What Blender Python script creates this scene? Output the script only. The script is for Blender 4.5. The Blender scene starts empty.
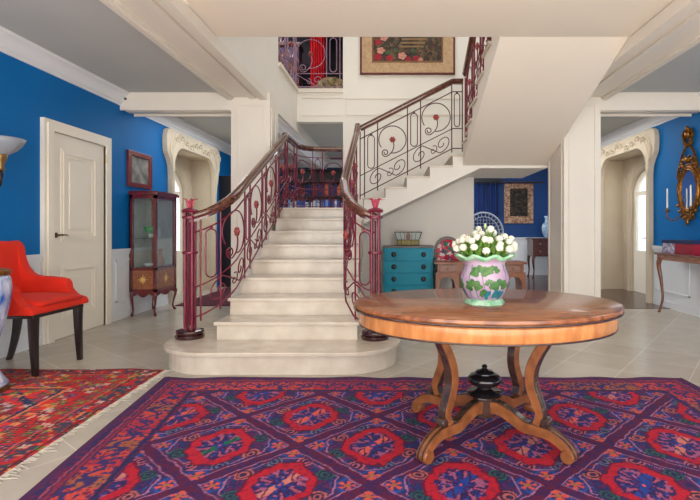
import bpy, bmesh, math, random
import numpy as np
from mathutils import Vector, Matrix
random.seed(7)
PI = math.pi
S = bpy.context.scene
COL = S.collection

# ------------------------------------------------------------------ helpers
def lin(c):
    c = c / 255.0
    return c / 12.92 if c <= 0.04045 else ((c + 0.055) / 1.055) ** 2.4
def rgb(r, g, b): return (lin(r), lin(g), lin(b), 1.0)

MATS = {}
def mat(name, col, rough=0.5, metal=0.0, var=0.06, scale=6.0, bump=0.0, bscale=60.0, coat=0.0, stretch=(1, 1, 1), col2=None, spec=0.5, emit=None, trans=0.0, sheen=0.0):
    """principled material with an object-space noise variation of the pigment and an optional bump"""
    if name in MATS: return MATS[name]
    m = bpy.data.materials.new(name); m.use_nodes = True
    nt = m.node_tree; n = nt.nodes; L = nt.links
    b = n['Principled BSDF']
    c = rgb(*col)
    tc = n.new('ShaderNodeTexCoord'); mp = n.new('ShaderNodeMapping')
    mp.inputs['Scale'].default_value = stretch
    L.new(tc.outputs['Object'], mp.inputs['Vector'])
    nz = n.new('ShaderNodeTexNoise'); nz.inputs['Scale'].default_value = scale; nz.inputs['Detail'].default_value = 5
    L.new(mp.outputs['Vector'], nz.inputs['Vector'])
    cr = n.new('ShaderNodeValToRGB')
    cr.color_ramp.elements[0].position = 0.3; cr.color_ramp.elements[1].position = 0.7
    if col2: cr.color_ramp.elements[0].color = rgb(*col2)
    else: cr.color_ramp.elements[0].color = tuple([x * (1 - var) for x in c[:3]] + [1])
    cr.color_ramp.elements[1].color = c if col2 else tuple([min(1, x * (1 + var)) for x in c[:3]] + [1])
    L.new(nz.outputs['Fac'], cr.inputs['Fac']); L.new(cr.outputs['Color'], b.inputs['Base Color'])
    b.inputs['Roughness'].default_value = rough; b.inputs['Metallic'].default_value = metal
    b.inputs['Coat Weight'].default_value = coat; b.inputs['Specular IOR Level'].default_value = spec
    b.inputs['Transmission Weight'].default_value = trans; b.inputs['Sheen Weight'].default_value = sheen
    if emit:
        b.inputs['Emission Color'].default_value = rgb(*emit[0]); b.inputs['Emission Strength'].default_value = emit[1]
    if bump:
        nb = n.new('ShaderNodeTexNoise'); nb.inputs['Scale'].default_value = bscale; nb.inputs['Detail'].default_value = 3
        L.new(mp.outputs['Vector'], nb.inputs['Vector'])
        bp = n.new('ShaderNodeBump'); bp.inputs['Strength'].default_value = bump; bp.inputs['Distance'].default_value = 0.01
        L.new(nb.outputs['Fac'], bp.inputs['Height']); L.new(bp.outputs['Normal'], b.inputs['Normal'])
    MATS[name] = m
    return m

def wood(name, ca, cb, rough=0.3, scale=3.0, stretch=(1, 12, 12), coat=0.3):
    return mat(name, cb, rough=rough, col2=ca, scale=scale, stretch=stretch, coat=coat)

def glass(name, col=(235, 240, 242), rough=0.02):
    if name in MATS: return MATS[name]
    m = bpy.data.materials.new(name); m.use_nodes = True
    n = m.node_tree.nodes; L = m.node_tree.links
    n.clear()
    o = n.new('ShaderNodeOutputMaterial'); mix = n.new('ShaderNodeMixShader')
    t = n.new('ShaderNodeBsdfTransparent'); g = n.new('ShaderNodeBsdfGlossy'); lw = n.new('ShaderNodeLayerWeight'); lw.inputs['Blend'].default_value = .5; pw = n.new('ShaderNodeMath'); pw.operation = 'POWER'; pw.inputs[1].default_value = 4; f = n.new('ShaderNodeMath'); f.operation = 'MULTIPLY_ADD'; f.inputs[1].default_value = .9; f.inputs[2].default_value = .045
    t.inputs['Color'].default_value = rgb(*col); g.inputs['Roughness'].default_value = rough
    L.new(lw.outputs['Facing'], pw.inputs[0]); L.new(pw.outputs[0], f.inputs[0])
    L.new(f.outputs[0], mix.inputs[0]); L.new(t.outputs[0], mix.inputs[1]); L.new(g.outputs[0], mix.inputs[2])
    L.new(mix.outputs[0], o.inputs['Surface'])
    MATS[name] = m
    return m

def vcol(name, rough=0.9, bump=0.25, bscale=350):
    """material whose pigment comes from the mesh's dye attribute, with woven bump and fine mottling"""
    if name in MATS: return MATS[name]
    m = bpy.data.materials.new(name); m.use_nodes = True
    n = m.node_tree.nodes; L = m.node_tree.links; b = n['Principled BSDF']
    a = n.new('ShaderNodeAttribute'); a.attribute_name = 'dye'
    tc = n.new('ShaderNodeTexCoord')
    nz = n.new('ShaderNodeTexNoise'); nz.inputs['Scale'].default_value = 70; nz.inputs['Detail'].default_value = 4
    L.new(tc.outputs['Object'], nz.inputs['Vector'])
    mr = n.new('ShaderNodeMapRange'); mr.inputs['To Min'].default_value = 0.6; mr.inputs['To Max'].default_value = 1.4
    L.new(nz.outputs['Fac'], mr.inputs['Value'])
    mx = n.new('ShaderNodeMix'); mx.data_type = 'RGBA'; mx.blend_type = 'MULTIPLY'; mx.inputs[0].default_value = 1
    L.new(a.outputs['Color'], mx.inputs[6]); L.new(mr.outputs['Result'], mx.inputs[7])
    L.new(mx.outputs[2], b.inputs['Base Color'])
    b.inputs['Roughness'].default_value = rough; b.inputs['Specular IOR Level'].default_value = 0.15; b.inputs['Sheen Weight'].default_value = 0.02; b.inputs['Sheen Roughness'].default_value = 0.5
    nb = n.new('ShaderNodeTexNoise'); nb.inputs['Scale'].default_value = bscale
    L.new(tc.outputs['Object'], nb.inputs['Vector'])
    bp = n.new('ShaderNodeBump'); bp.inputs['Strength'].default_value = bump; bp.inputs['Distance'].default_value = 0.004
    L.new(nb.outputs['Fac'], bp.inputs['Height']); L.new(bp.outputs['Normal'], b.inputs['Normal'])
    MATS[name] = m
    return m

def catmull(pts, n=8, closed=False):
    pts = [Vector(p) for p in pts]
    N = len(pts); out = []
    segs = N if closed else N - 1
    for i in range(segs):
        g = (lambda k: pts[k % N]) if closed else (lambda k: pts[max(0, min(N - 1, k))])
        p0, p1, p2, p3 = g(i - 1), g(i), g(i + 1), g(i + 2)
        for k in range(n):
            t = k / n
            out.append(0.5 * ((2 * p1) + (p2 - p0) * t + (2 * p0 - 5 * p1 + 4 * p2 - p3) * t * t + (3 * p1 - p0 - 3 * p2 + p3) * t ** 3))
    if not closed: out.append(pts[-1].copy())
    return out

class MB:
    def __init__(s): s.v = []; s.f = []
    def add(s, vs, fs):
        o = len(s.v); s.v += [tuple(v) for v in vs]; s.f += [tuple(i + o for i in f) for f in fs]; return s
    def box(s, x0, x1, y0, y1, z0, z1):
        v = [(x, y, z) for z in (z0, z1) for y in (y0, y1) for x in (x0, x1)]
        return s.add(v, [(0, 2, 3, 1), (4, 5, 7, 6), (0, 1, 5, 4), (2, 6, 7, 3), (0, 4, 6, 2), (1, 3, 7, 5)])
    def tube(s, pts, r, n=6, closed=False, up=None):
        pts = [Vector(p) for p in pts]; N = len(pts)
        rr = r if isinstance(r, (list, tuple)) else [r] * N
        T = []
        for i in range(N):
            a = pts[(i - 1) % N] if closed or i > 0 else pts[i]
            b = pts[(i + 1) % N] if closed or i < N - 1 else pts[i]
            d = b - a
            T.append(d.normalized() if d.length > 1e-9 else Vector((0, 0, 1)))
        ref = Vector((0, 0, 1)) if abs(T[0].z) < 0.9 else Vector((1, 0, 0))
        u = T[0].cross(ref).normalized()
        vs = []
        for i in range(N):
            u = (u - T[i] * u.dot(T[i]))
            u = u.normalized() if u.length > 1e-6 else T[i].orthogonal().normalized()
            w = T[i].cross(u)
            for k in range(n):
                a = 2 * PI * k / n
                vs.append(pts[i] + (u * math.cos(a) + w * math.sin(a)) * rr[i])
        fs = []
        for i in range(N if closed else N - 1):
            j = (i + 1) % N
            for k in range(n):
                fs.append((i * n + k, i * n + (k + 1) % n, j * n + (k + 1) % n, j * n + k))
        if not closed:
            fs.append(tuple(range(n))[::-1]); fs.append(tuple((N - 1) * n + k for k in range(n)))
        return s.add(vs, fs)
    def lathe(s, prof, c=(0, 0, 0), n=24, axis='z', sx=1, sy=1, wave=None):
        vs = []; P = len(prof)
        for i, (r, z) in enumerate(prof):
            for k in range(n):
                a = 2 * PI * k / n
                q = r * (1 + (wave(i, a) if wave else 0))
                p = (q * math.cos(a) * sx, q * math.sin(a) * sy, z)
                if axis == 'y': p = (p[0], p[2], p[1])
                if axis == 'x': p = (p[2], p[0], p[1])
                vs.append((p[0] + c[0], p[1] + c[1], p[2] + c[2]))
        fs = []
        for i in range(P - 1):
            for k in range(n):
                fs.append((i * n + k, i * n + (k + 1) % n, (i + 1) * n + (k + 1) % n, (i + 1) * n + k))
        if prof[0][0] > 1e-5: fs.append(tuple(range(n))[::-1])
        if prof[-1][0] > 1e-5: fs.append(tuple((P - 1) * n + k for k in range(n)))
        return s.add(vs, fs)
    def zwave(s, amp, k):
        s.v = [(x, y, z + amp * math.cos(k * math.atan2(y, x))) for x, y, z in s.v]; return s
    def prism(s, poly, f0, f1):
        """poly: 2D points; f0 and f1 map a 2D point to 3D for the two caps"""
        n = len(poly)
        vs = [f0(*p) for p in poly] + [f1(*p) for p in poly]
        fs = [tuple(range(n))[::-1], tuple(range(n, 2 * n))]
        fs += [(i, (i + 1) % n, n + (i + 1) % n, n + i) for i in range(n)]
        return s.add(vs, fs)
    def ribbon(s, A, B, f0, f1):
        """solid strip between two equally long 2D polylines A and B"""
        n = len(A); vs = [f0(*p) for p in A] + [f0(*p) for p in B] + [f1(*p) for p in A] + [f1(*p) for p in B]
        fs = []
        for i in range(n - 1):
            j = i + 1
            fs += [(i, j, n + j, n + i), (2 * n + i, 3 * n + i, 3 * n + j, 2 * n + j), (i, 2 * n + i, 2 * n + j, j), (n + i, n + j, 3 * n + j, 3 * n + i)]
        fs += [(0, n, 3 * n, 2 * n), (n - 1, 3 * n - 1, 4 * n - 1, 2 * n - 1)]
        return s.add(vs, fs)
    def sweep(s, prof, path, closed=False):
        """prof: (side, up) points carried along a path, side being horizontal"""
        path = [Vector(p) for p in path]; N = len(path); n = len(prof); vs = []
        for i in range(N):
            a = path[(i - 1) % N] if closed or i else path[i]; b = path[(i + 1) % N] if closed or i < N - 1 else path[i]
            d = (b - a); h = Vector((d.x, d.y, 0)); 
            h = h.normalized() if h.length > 1e-6 else Vector((0, 1, 0))
            side = Vector((h.y, -h.x, 0))
            upv = side.cross(d.normalized()) if d.length > 1e-6 else Vector((0, 0, 1))
            if upv.z < 0: upv = -upv
            for (p, q) in prof: vs.append(path[i] + side * p + upv * q)
        fs = []
        for i in range(N if closed else N - 1):
            j = (i + 1) % N
            for k in range(n): fs.append((i * n + k, i * n + (k + 1) % n, j * n + (k + 1) % n, j * n + k))
        if not closed: fs += [tuple(range(n)), tuple((N - 1) * n + k for k in range(n))[::-1]]
        return s.add(vs, fs)
    def ball(s, c, r, nu=10, nv=7):
        rx, ry, rz = r if isinstance(r, tuple) else (r, r, r)
        return s.lathe([(max(1e-6, math.sin(PI * i / nv)), -math.cos(PI * i / nv)) for i in range(nv + 1)], (0, 0, 0), nu).xf(len(s.v) - nu * (nv + 1), Matrix.Translation(c) @ Matrix.Diagonal((rx, ry, rz, 1)))
    def xf(s, start, M):
        for i in range(start, len(s.v)): s.v[i] = tuple(M @ Vector(s.v[i]))
        return s
    def build(s, name, m, parent=None, smooth=False, bevel=0, world=False, sub=0):
        me = bpy.data.meshes.new(name)
        vs = s.v
        if world and parent:
            L = Vector(parent.location)
            q = parent.parent
            while q: L += Vector(q.location); q = q.parent
            vs = [tuple(Vector(v) - L) for v in vs]
        me.from_pydata(vs, [], s.f); me.update()
        bm = bmesh.new(); bm.from_mesh(me)
        bmesh.ops.recalc_face_normals(bm, faces=bm.faces)
        if bevel: 
            es = [e for e in bm.edges if len(e.link_faces) == 2 and e.calc_face_angle(0) > 0.6]
            bmesh.ops.bevel(bm, geom=es, offset=bevel, segments=2, affect='EDGES', profile=0.6, clamp_overlap=True)
        bm.to_mesh(me); bm.free()
        if smooth:
            for p in me.polygons: p.use_smooth = True
            if smooth != 'all': 
                try: me.set_sharp_from_angle(angle=0.7)
                except Exception: pass
        o = bpy.data.objects.new(name, me); me.materials.append(m); COL.objects.link(o)
        if parent: o.parent = parent
        if sub:
            md = o.modifiers.new('subdivision', 'SUBSURF'); md.levels = sub; md.render_levels = sub
        return o

def tag(o, label, cat, group=None):
    o['label'] = label; o['category'] = cat
    if group: o['group'] = group
    return o
def thing(name, label, cat, loc=(0, 0, 0), rz=0, group=None):
    o = bpy.data.objects.new(name, None); COL.objects.link(o); o.empty_display_size = 0.1
    o.location = loc; o.rotation_euler = (0, 0, rz)
    return tag(o, label, cat, group)
def struct(o): o['kind'] = 'structure'; return o
def dup(root, loc, rz=0, label=None, group=None, name=None):
    r = root.copy(); COL.objects.link(r); r.location = loc; r.rotation_euler = (0, 0, rz)
    if label: r['label'] = label
    if group: r['group'] = group
    for ch in list(root.children):
        c = ch.copy(); COL.objects.link(c); c.parent = r
        for g in list(ch.children):
            d = g.copy(); COL.objects.link(d); d.parent = c
    return r

# ------------------------------------------------------------------ materials
M_WHITE = mat('white plaster', (226, 221, 212), 0.6, var=0.02, scale=2)
M_CEIL = mat('cream ceiling paint', (226, 216, 203), 0.8, var=0.015, scale=2)
M_TRIM = mat('white trim paint', (222, 214, 202), 0.4, var=0.015, scale=3)
M_COOL = mat('white crown paint', (226, 227, 230), 0.5, var=0.015, scale=3)
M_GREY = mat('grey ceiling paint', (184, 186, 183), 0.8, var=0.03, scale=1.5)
M_BLUE = mat('blue wall paint', (0, 106, 176), 0.6, spec=0.2, var=0.04, scale=1.2, bump=0.05, bscale=90)
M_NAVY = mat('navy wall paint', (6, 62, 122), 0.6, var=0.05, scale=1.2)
M_WAIN = mat('white wainscot paint', (224, 228, 232), 0.4, var=0.015, scale=2)
M_DOOR = mat('ivory door paint', (238, 231, 216), 0.4, var=0.015, scale=3)
M_STONE = mat('carved cream stone', (204, 190, 168), 0.75, var=0.035, scale=5, bump=0.15, bscale=30)
M_MARBLE = mat('cream marble', (210, 199, 184), 0.22, col2=(190, 177, 160), scale=5)
M_IRON = mat('burgundy wrought iron', (112, 22, 48), 0.35, var=0.2, scale=20, metal=0.25, coat=0.2)
M_IRON2 = mat('dark brown wrought iron', (78, 34, 42), 0.4, var=0.2, scale=20, metal=0.2)
M_IRON_SHEEN = mat('burgundy iron with painted sheen', (146, 116, 136), 0.4, var=0.2, scale=20, metal=0.2)  # pale tint paints reflected light onto the gallery's burgundy iron
M_ROSE = mat('peach rosette metal', (158, 66, 62), 0.4, var=0.4, scale=30, metal=0.2)
M_RAIL = wood('dark handrail wood', (58, 24, 16), (112, 62, 40), 0.2, 4, (9, 1.5, 9), 0.6)
M_PLINTH = mat('dark oxblood newel base', (52, 18, 20), 0.18, var=0.2, scale=20, coat=0.6)
M_BLACK = mat('black lacquer', (24, 20, 22), 0.22, var=0.2, scale=12, coat=0.4)
M_GOLD = mat('antique gilt', (176, 118, 48), 0.35, metal=0.75, col2=(96, 56, 22), scale=25)
M_BRASS = mat('brass', (170, 140, 90), 0.3, metal=0.9, var=0.1)
# ------------------------------------------------------------------ room shell
def floor_mat():
    m = bpy.data.materials.new('beige floor tile'); m.use_nodes = True
    n = m.node_tree.nodes; L = m.node_tree.links; b = n['Principled BSDF']
    tc = n.new('ShaderNodeTexCoord'); mp = n.new('ShaderNodeMapping')
    mp.inputs['Rotation'].default_value = (0, 0, math.radians(38)); L.new(tc.outputs['Object'], mp.inputs['Vector'])
    br = n.new('ShaderNodeTexBrick'); br.offset = 0.0; br.inputs['Scale'].default_value = 1.0
    br.inputs['Brick Width'].default_value = 0.52; br.inputs['Row Height'].default_value = 0.52
    br.inputs['Mortar Size'].default_value = 0.004; br.inputs['Mortar Smooth'].default_value = 0.3
    br.inputs['Color1'].default_value = rgb(186, 178, 165); br.inputs['Color2'].default_value = rgb(177, 168, 154)
    br.inputs['Mortar'].default_value = rgb(204, 197, 185)
    L.new(mp.outputs['Vector'], br.inputs['Vector'])
    nz = n.new('ShaderNodeTexNoise'); nz.inputs['Scale'].default_value = 5; nz.inputs['Detail'].default_value = 6
    L.new(tc.outputs['Object'], nz.inputs['Vector'])
    mr = n.new('ShaderNodeMapRange'); mr.inputs['To Min'].default_value = 0.86; mr.inputs['To Max'].default_value = 1.1
    L.new(nz.outputs['Fac'], mr.inputs['Value'])
    mx = n.new('ShaderNodeMix'); mx.data_type = 'RGBA'; mx.blend_type = 'MULTIPLY'; mx.inputs[0].default_value = 1
    L.new(br.outputs['Color'], mx.inputs[6]); L.new(mr.outputs['Result'], mx.inputs[7]); L.new(mx.outputs[2], b.inputs['Base Color'])
    b.inputs['Roughness'].default_value = 0.27
    return m
M_FLOOR = floor_mat()
M_DKFLOOR = wood('dark floor boards', (44, 28, 26), (78, 52, 46), 0.25, 5, (2, 10, 2), 0.2)

XL, XR = -3.96, 4.5
ZC = 3.26
struct(MB().box(-7, 7, -8, 14.2, -0.1, 0).build('floor', M_FLOOR))
struct(MB().prism([(2.96, 7.72), (5.0, 7.72), (5.0, 13.5), (1.0, 13.5), (1.0, 9.1), (2.96, 9.1)], lambda x, y: (x, y, 0), lambda x, y: (x, y, 0.006)).build('floor.001', M_DKFLOOR))
# ceilings
struct(MB().box(-1.84, 2.43, -2.2, 4.93, 3.28, 3.6).build('ceiling', M_CEIL))
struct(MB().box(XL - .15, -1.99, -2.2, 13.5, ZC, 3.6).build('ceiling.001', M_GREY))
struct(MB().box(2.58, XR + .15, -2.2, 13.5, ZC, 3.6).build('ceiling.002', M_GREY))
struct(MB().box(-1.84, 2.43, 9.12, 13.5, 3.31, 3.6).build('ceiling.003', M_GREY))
struct(MB().box(-4, 4.6, 4.0, 12.2, 6.3, 6.4).build('ceiling.004', M_WHITE))

# outer walls with an arched recess each side
for side, X, d in (('left', XL, -1), ('right', XR, 1)):
    xs = sorted((X, X + d * .16))
    m = MB()
    for (y0, y1, z0, z1) in ((-2.2, 8.37, 0, ZC), (10.3, 13.5, 0, ZC), (8.37, 10.3, 2.78, ZC)):
        m.box(xs[0], xs[1], y0, y1, z0, z1)
    w = struct(m.build('wall_' + side, M_BLUE))
    # wainscot with raised panel frames
    m = MB(); t = sorted((X, X - d * .02)); f = sorted((X - d * .02, X - d * .034)); cap = sorted((X, X - d * .045))
    doorspan = (5.3, 6.58)
    spans = [(-2.2, 5.3), (6.58, 8.26)] if side == 'left' else [(-2.2, 8.26)]
    for (y0, y1) in spans:
        m.box(t[0], t[1], y0, y1, 0.14, 0.97); m.box(cap[0], cap[1], y0, y1, .97, 1.01); m.box(f[0], f[1], y0, y1, .93, .97)
        n = max(1, int((y1 - y0) / 1.1)); wd = (y1 - y0) / n
        for k in range(n):
            a, b = y0 + k * wd + .13, y0 + (k + 1) * wd - .13
            for q in ((a, b, .25, .275), (a, b, .835, .86), (a, a + .025, .25, .86), (b - .025, b, .25, .86)): m.box(f[0], f[1], *q)
    struct(m.build('trim_1' if side == 'left' else 'trim_2', M_WAIN))
    m = MB(); bb = sorted((X, X - d * .03)); b2 = sorted((X, X - d * .022))
    for (y0, y1) in spans: m.box(bb[0], bb[1], y0, y1, 0, .11); m.box(b2[0], b2[1], y0, y1, .11, .14)
    struct(m.build('baseboard_' + side, M_WAIN))
    # crown
    crown = [(0, -.19), (.02, -.19), (.025, -.165), (.045, -.15), (.05, -.10), (.09, -.05), (.13, -.035), (.135, 0), (0, 0)]
    prof = [(p * -d, q) for p, q in crown]
    m = MB()
    for (y0, y1) in ((-2.2, 6.85), (7.25, 13.5)): m.sweep([(-p if False else p, q) for p, q in prof], [(X, y0, ZC), (X, y1, ZC)])
    struct(m.build('trim_3' if side == 'left' else 'trim_4', M_COOL, smooth=True))
    # recess shell: reveal, back wall with arched opening, glazed door to the daylight
    xb = X + d * .42; xo = X + d * .56
    m = MB()
    rx = sorted((X + d * .155, xb))
    m.box(rx[0], rx[1], 8.2, 8.37, 0, 2.95); m.box(rx[0], rx[1], 10.3, 10.46, 0, 2.95); m.box(rx[0], rx[1], 8.37, 10.3, 2.78, 2.95)
    rx = sorted((X - d * .001, xb))
    m.box(rx[0], rx[1], 8.37, 8.385, 0, 2.78); m.box(rx[0], rx[1], 10.285, 10.3, 0, 2.78); m.box(rx[0], rx[1], 8.385, 10.285, 2.765, 2.78)
    struct(m.build('trim_5' if side == 'left' else 'trim_6', M_STONE))
    yc, hw, zs, za = 9.3, .62, 1.95, 2.5
    inner = [(yc - hw, 0), (yc - hw, zs)] + [(yc - hw * math.cos(PI * k / 16), zs + (za - zs) * math.sin(PI * k / 16)) for k in range(1, 16)] + [(yc + hw, zs), (yc + hw, 0)]
    n = len(inner)
    outer = [(8.2, 0), (8.2, 1.95)] + [(8.2 + 2.26 * k / 16, 2.95) for k in range(1, 16)] + [(10.46, 1.95), (10.46, 0)]
    struct(MB().ribbon(outer, inner, lambda y, z: (xb, y, z), lambda y, z: (xo, y, z)).build('wall_recess_' + side, M_STONE))
    # arch mouldings round the inner opening
    m = MB()
    for gap, r in ((.05, .028), (.12, .02)):
        pts = [(xb - d * .005, yc - hw - gap, 0.0)] + [(xb - d * .005, yc - (hw + gap) * math.cos(PI * k / 20), zs + (za - zs + gap * .8) * math.sin(PI * k / 20)) for k in range(21)] + [(xb - d * .005, yc + hw + gap, 0.0)]
        m.tube([Vector(p) for p in pts], r, 6)
    # niche loop carved on the far pilaster
    pts = [(xb - d * .004, yc + .77 + .17 * math.cos(2 * PI * k / 24), 1.72 + .72 * math.sin(2 * PI * k / 24)) for k in range(24)]
    m.tube(pts, .018, 6, closed=True)
    struct(m.build('trim_7' if side == 'left' else 'trim_8', M_STONE, smooth=True))
    # art nouveau surround: outer outline flares at the top, inner outline is a rounded arch
    yc = 9.31
    half_o = [(1.03, 0), (1.03, .8), (1.03, 1.6), (1.03, 2.25), (1.05, 2.4), (1.12, 2.52), (1.20, 2.62), (1.22, 2.75), (1.22, 2.9), (1.18, 3.0), (1.1, 3.04), (.8, 3.04), (.5, 3.04), (0.2, 3.04), (0, 3.04)]
    half_i = [(.93, 0), (.93, .8), (.93, 1.6), (.93, 2.1), (.93, 2.3), (.92, 2.44), (.89, 2.55), (.84, 2.63), (.77, 2.70), (.68, 2.75), (.58, 2.77), (.45, 2.77), (.3, 2.77), (.15, 2.77), (0, 2.77)]
    A = [(yc - a, z) for a, z in half_o] + [(yc + a, z) for a, z in half_o[-2::-1]]
    B = [(yc - a, z) for a, z in half_i] + [(yc + a, z) for a, z in half_i[-2::-1]]
    p0 = X - d * .09
    o = MB().ribbon(A, B, lambda y, z: (X, y, z), lambda y, z: (p0, y, z)).build('trim_9' if side == 'left' else 'trim_10', M_STONE, bevel=.012)
    struct(o)
    m = MB(); rnd = random.Random(3)
    for k in range(11):   # whiplash leaf relief along the lintel
        y0 = yc - 1.0 + k * .2; z0 = 2.84 + .05 * math.sin(k * 1.7)
        pts = catmull([(p0, y0, z0), (p0 - d * .012, y0 + .07, z0 + .09), (p0 - d * .012, y0 + .17, z0 + .08), (p0, y0 + .24, z0 - .01)], 5)
        m.tube(pts, [.006 + .016 * math.sin(PI * i / (len(pts) - 1)) for i in range(len(pts))], 6)
        pts = catmull([(p0, y0 + .05, z0 + .12), (p0 - d * .012, y0 + .12, z0 + .02), (p0, y0 + .22, z0 + .11)], 5)
        m.tube(pts, [.004 + .013 * math.sin(PI * i / (len(pts) - 1)) for i in range(len(pts))], 6)
    for sgn in (-1, 1):
        for q in range(3):
            pts = catmull([(p0, yc + sgn * (1.0 - .02 * q), 1.9 + .1 * q), (p0 - d * .01, yc + sgn * (1.0 + .02 * q), 2.35), (p0 - d * .012, yc + sgn * (1.12 - .05 * q), 2.65), (p0, yc + sgn * (1.05 - .1 * q), 2.9)], 6)
            m.tube(pts, [.004 + .014 * math.sin(PI * i / (len(pts) - 1)) for i in range(len(pts))], 6)
    struct(m.build('trim_11' if side == 'left' else 'trim_12', M_STONE, smooth=True))

# columns with sunk panels, cross beams, ceiling-edge beams
def column(name, x0, x1, y0, y1):
    m = MB().box(x0, x1, y0, y1, 0, ZC)
    m.box(x0 - .012, x1 + .012, y0 - .012, y1 + .012, 0, .14)
    for a, b in ((x0 + .07, x0 + .09), (x1 - .09, x1 - .07)): m.box(a, b, y0 - .012, y0, .2, 3.06)
    m.box(x0 + .07, x1 - .07, y0 - .012, y0, 3.06, 3.08); m.box(x0 + .07, x1 - .07, y0 - .012, y0, .2, .22)
    for X, e in ((x0, -.012), (x1, .012)):
        xs = sorted((X, X + e))
        for a, b in ((y0 + .07, y0 + .09), (y1 - .09, y1 - .07)): m.box(xs[0], xs[1], a, b, .2, 3.06)
    return struct(m.build(name, M_TRIM))
column('trim_13', -2.36, -1.80, 6.85, 7.25)
column('trim_14', 2.43, 2.96, 6.85, 7.56)
for name, x0, x1 in (('trim_15', XL, -2.36), ('trim_16', 2.96, XR)):
    m = MB().box(x0, x1, 6.85, 7.25, 3.04, ZC)
    m.box(x0, x1, 6.85, 6.88, 3.005, 3.04); m.box(x0, x1, 7.22, 7.25, 3.005, 3.04); m.box(x0, x1, 7.0, 7.1, 3.02, 3.04)
    struct(m.build(name, M_TRIM))
for name, xo, xi in (('trim_17', -2.42, -1.84), ('trim_18', 3.06, 2.43)):
    d = 1 if xi > xo else -1; m = MB()
    def bb(a, b, z0, z1):
        q = sorted((xo + d * a, xo + d * b)); m.box(q[0], q[1], -2.2, 6.86, z0, z1)
    bb(0, abs(xi - xo), 3.19, 3.275); bb(0, .10, 3.16, 3.19); bb(.02, .075, 3.145, 3.16); bb(.33, .42, 3.165, 3.19); bb(abs(xi - xo) - .1, abs(xi - xo), 3.15, 3.19)
    struct(m.build(name, M_TRIM))

struct(MB().box(-4.3, 4.65, 3.9, 4.0, 3.6, 6.4).build('wall_sun_block', M_WHITE))  # unseen wall, added to keep the sun out of the open stairwell top
# stairwell walls
m = MB()
m.box(-1.99, -1.84, 7.25, 7.5, 0, 6.3); m.box(-1.99, -1.84, 7.5, 8.94, 0, 1.6)
m.box(-1.99, -1.84, 7.5, 8.94, 3.12, 3.9); m.box(-1.99, -1.84, 4.93, 7.25, 3.275, 6.3)
m.box(-1.99, -1.84, 8.94, 13.5, 3.12, 3.6)
struct(m.build('wall_stairwell_left', M_WHITE))
struct(MB().box(2.43, 2.58, 4.93, 9.1, 3.275, 6.3).build('wall_stairwell_right', M_WHITE))
m = MB()
m.box(-1.99, -.977, 8.94, 9.1, 0, 1.6); m.box(-.977, 1.48, 8.94, 9.1, 0, 3.31); m.box(-1.99, 2.43, 8.94, 9.1, 3.31, 3.9)
m.box(1.48, 2.43, 8.94, 9.1, 2.27, 3.31); m.box(-.977, 2.43, 8.94, 9.1, 3.9, 6.3)
struct(m.build('wall_stairwell_back', M_WHITE))
m = MB()
for z in (3.44, 3.75): m.box(-.93, 2.43, 8.925, 8.94, z - .012, z + .012)
m.box(-.93, -.905, 8.925, 8.94, 3.44, 3.75)
m.box(-1.99, -.977, 8.9, 8.945, 3.86, 3.93); m.box(-1.845, -1.80, 7.5, 8.94, 3.87, 3.93)
m.box(-1.75, -1.0, 8.925, 8.94, 3.42, 3.44); m.box(-1.75, -1.0, 8.925, 8.94, 3.75, 3.77)
struct(m.build('trim_19', M_TRIM))
# beam along the far bay with its crown, header over the landing opening
m = MB().box(-2.36, -1.99, 7.25, 13.5, 2.97, 3.3)
m.sweep([(-p, q) for p, q in [(0, -.2), (-.02, -.2), (-.03, -.16), (-.05, -.12), (-.06, -.06), (-.1, -.03), (-.11, 0), (0, 0)]], [(-1.99, 7.5, 3.13), (-1.99, 13.5, 3.13)])
struct(m.build('trim_20', M_COOL))
# far wall
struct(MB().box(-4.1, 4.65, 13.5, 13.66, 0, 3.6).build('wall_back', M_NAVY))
m = MB().box(-3.96, 4.5, 13.48, 13.5, .12, 1.02).box(-3.96, 4.5, 13.45, 13.5, 1.02, 1.07).box(-3.96, 4.5, 13.465, 13.5, 0, .12)
for k in range(8):
    a = -3.8 + k * 1.04
    for q in ((a, a + .85, .25, .28), (a, a + .85, .86, .89), (a, a + .03, .25, .89), (a + .82, a + .85, .25, .89)): m.box(q[0], q[1], 13.468, 13.48, q[2], q[3])
struct(m.build('trim_21', M_WAIN))
m = MB().sweep([(p, q) for p, q in [(0, -.21), (.02, -.21), (.03, -.17), (.05, -.1), (.1, -.04), (.13, 0), (0, 0)]], [(-3.96, 13.5, 3.26), (4.5, 13.5, 3.26)])
struct(m.build('trim_22', M_COOL))
# upstairs room seen through the gallery opening
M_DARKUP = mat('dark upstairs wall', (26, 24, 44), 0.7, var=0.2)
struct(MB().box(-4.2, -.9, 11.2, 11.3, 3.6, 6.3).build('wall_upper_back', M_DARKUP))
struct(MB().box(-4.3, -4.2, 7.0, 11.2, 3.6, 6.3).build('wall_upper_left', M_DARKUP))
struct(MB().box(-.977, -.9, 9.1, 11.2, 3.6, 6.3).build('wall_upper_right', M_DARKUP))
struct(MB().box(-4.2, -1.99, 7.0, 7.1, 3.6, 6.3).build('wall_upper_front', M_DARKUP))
# ------------------------------------------------------------------ staircase
st = thing('staircase', 'cream marble staircase rising from the hall to a landing and turning up to the right', 'staircase', (-1.1, 4.2, 0))
XS0 = -1.75
fronts = [4.67 + .385 * k for k in range(8)]                 # risers of steps 2..9
rights = [-.37, -.40, -.43, -.45, -.47, -.485, -.495, -.5]
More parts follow.
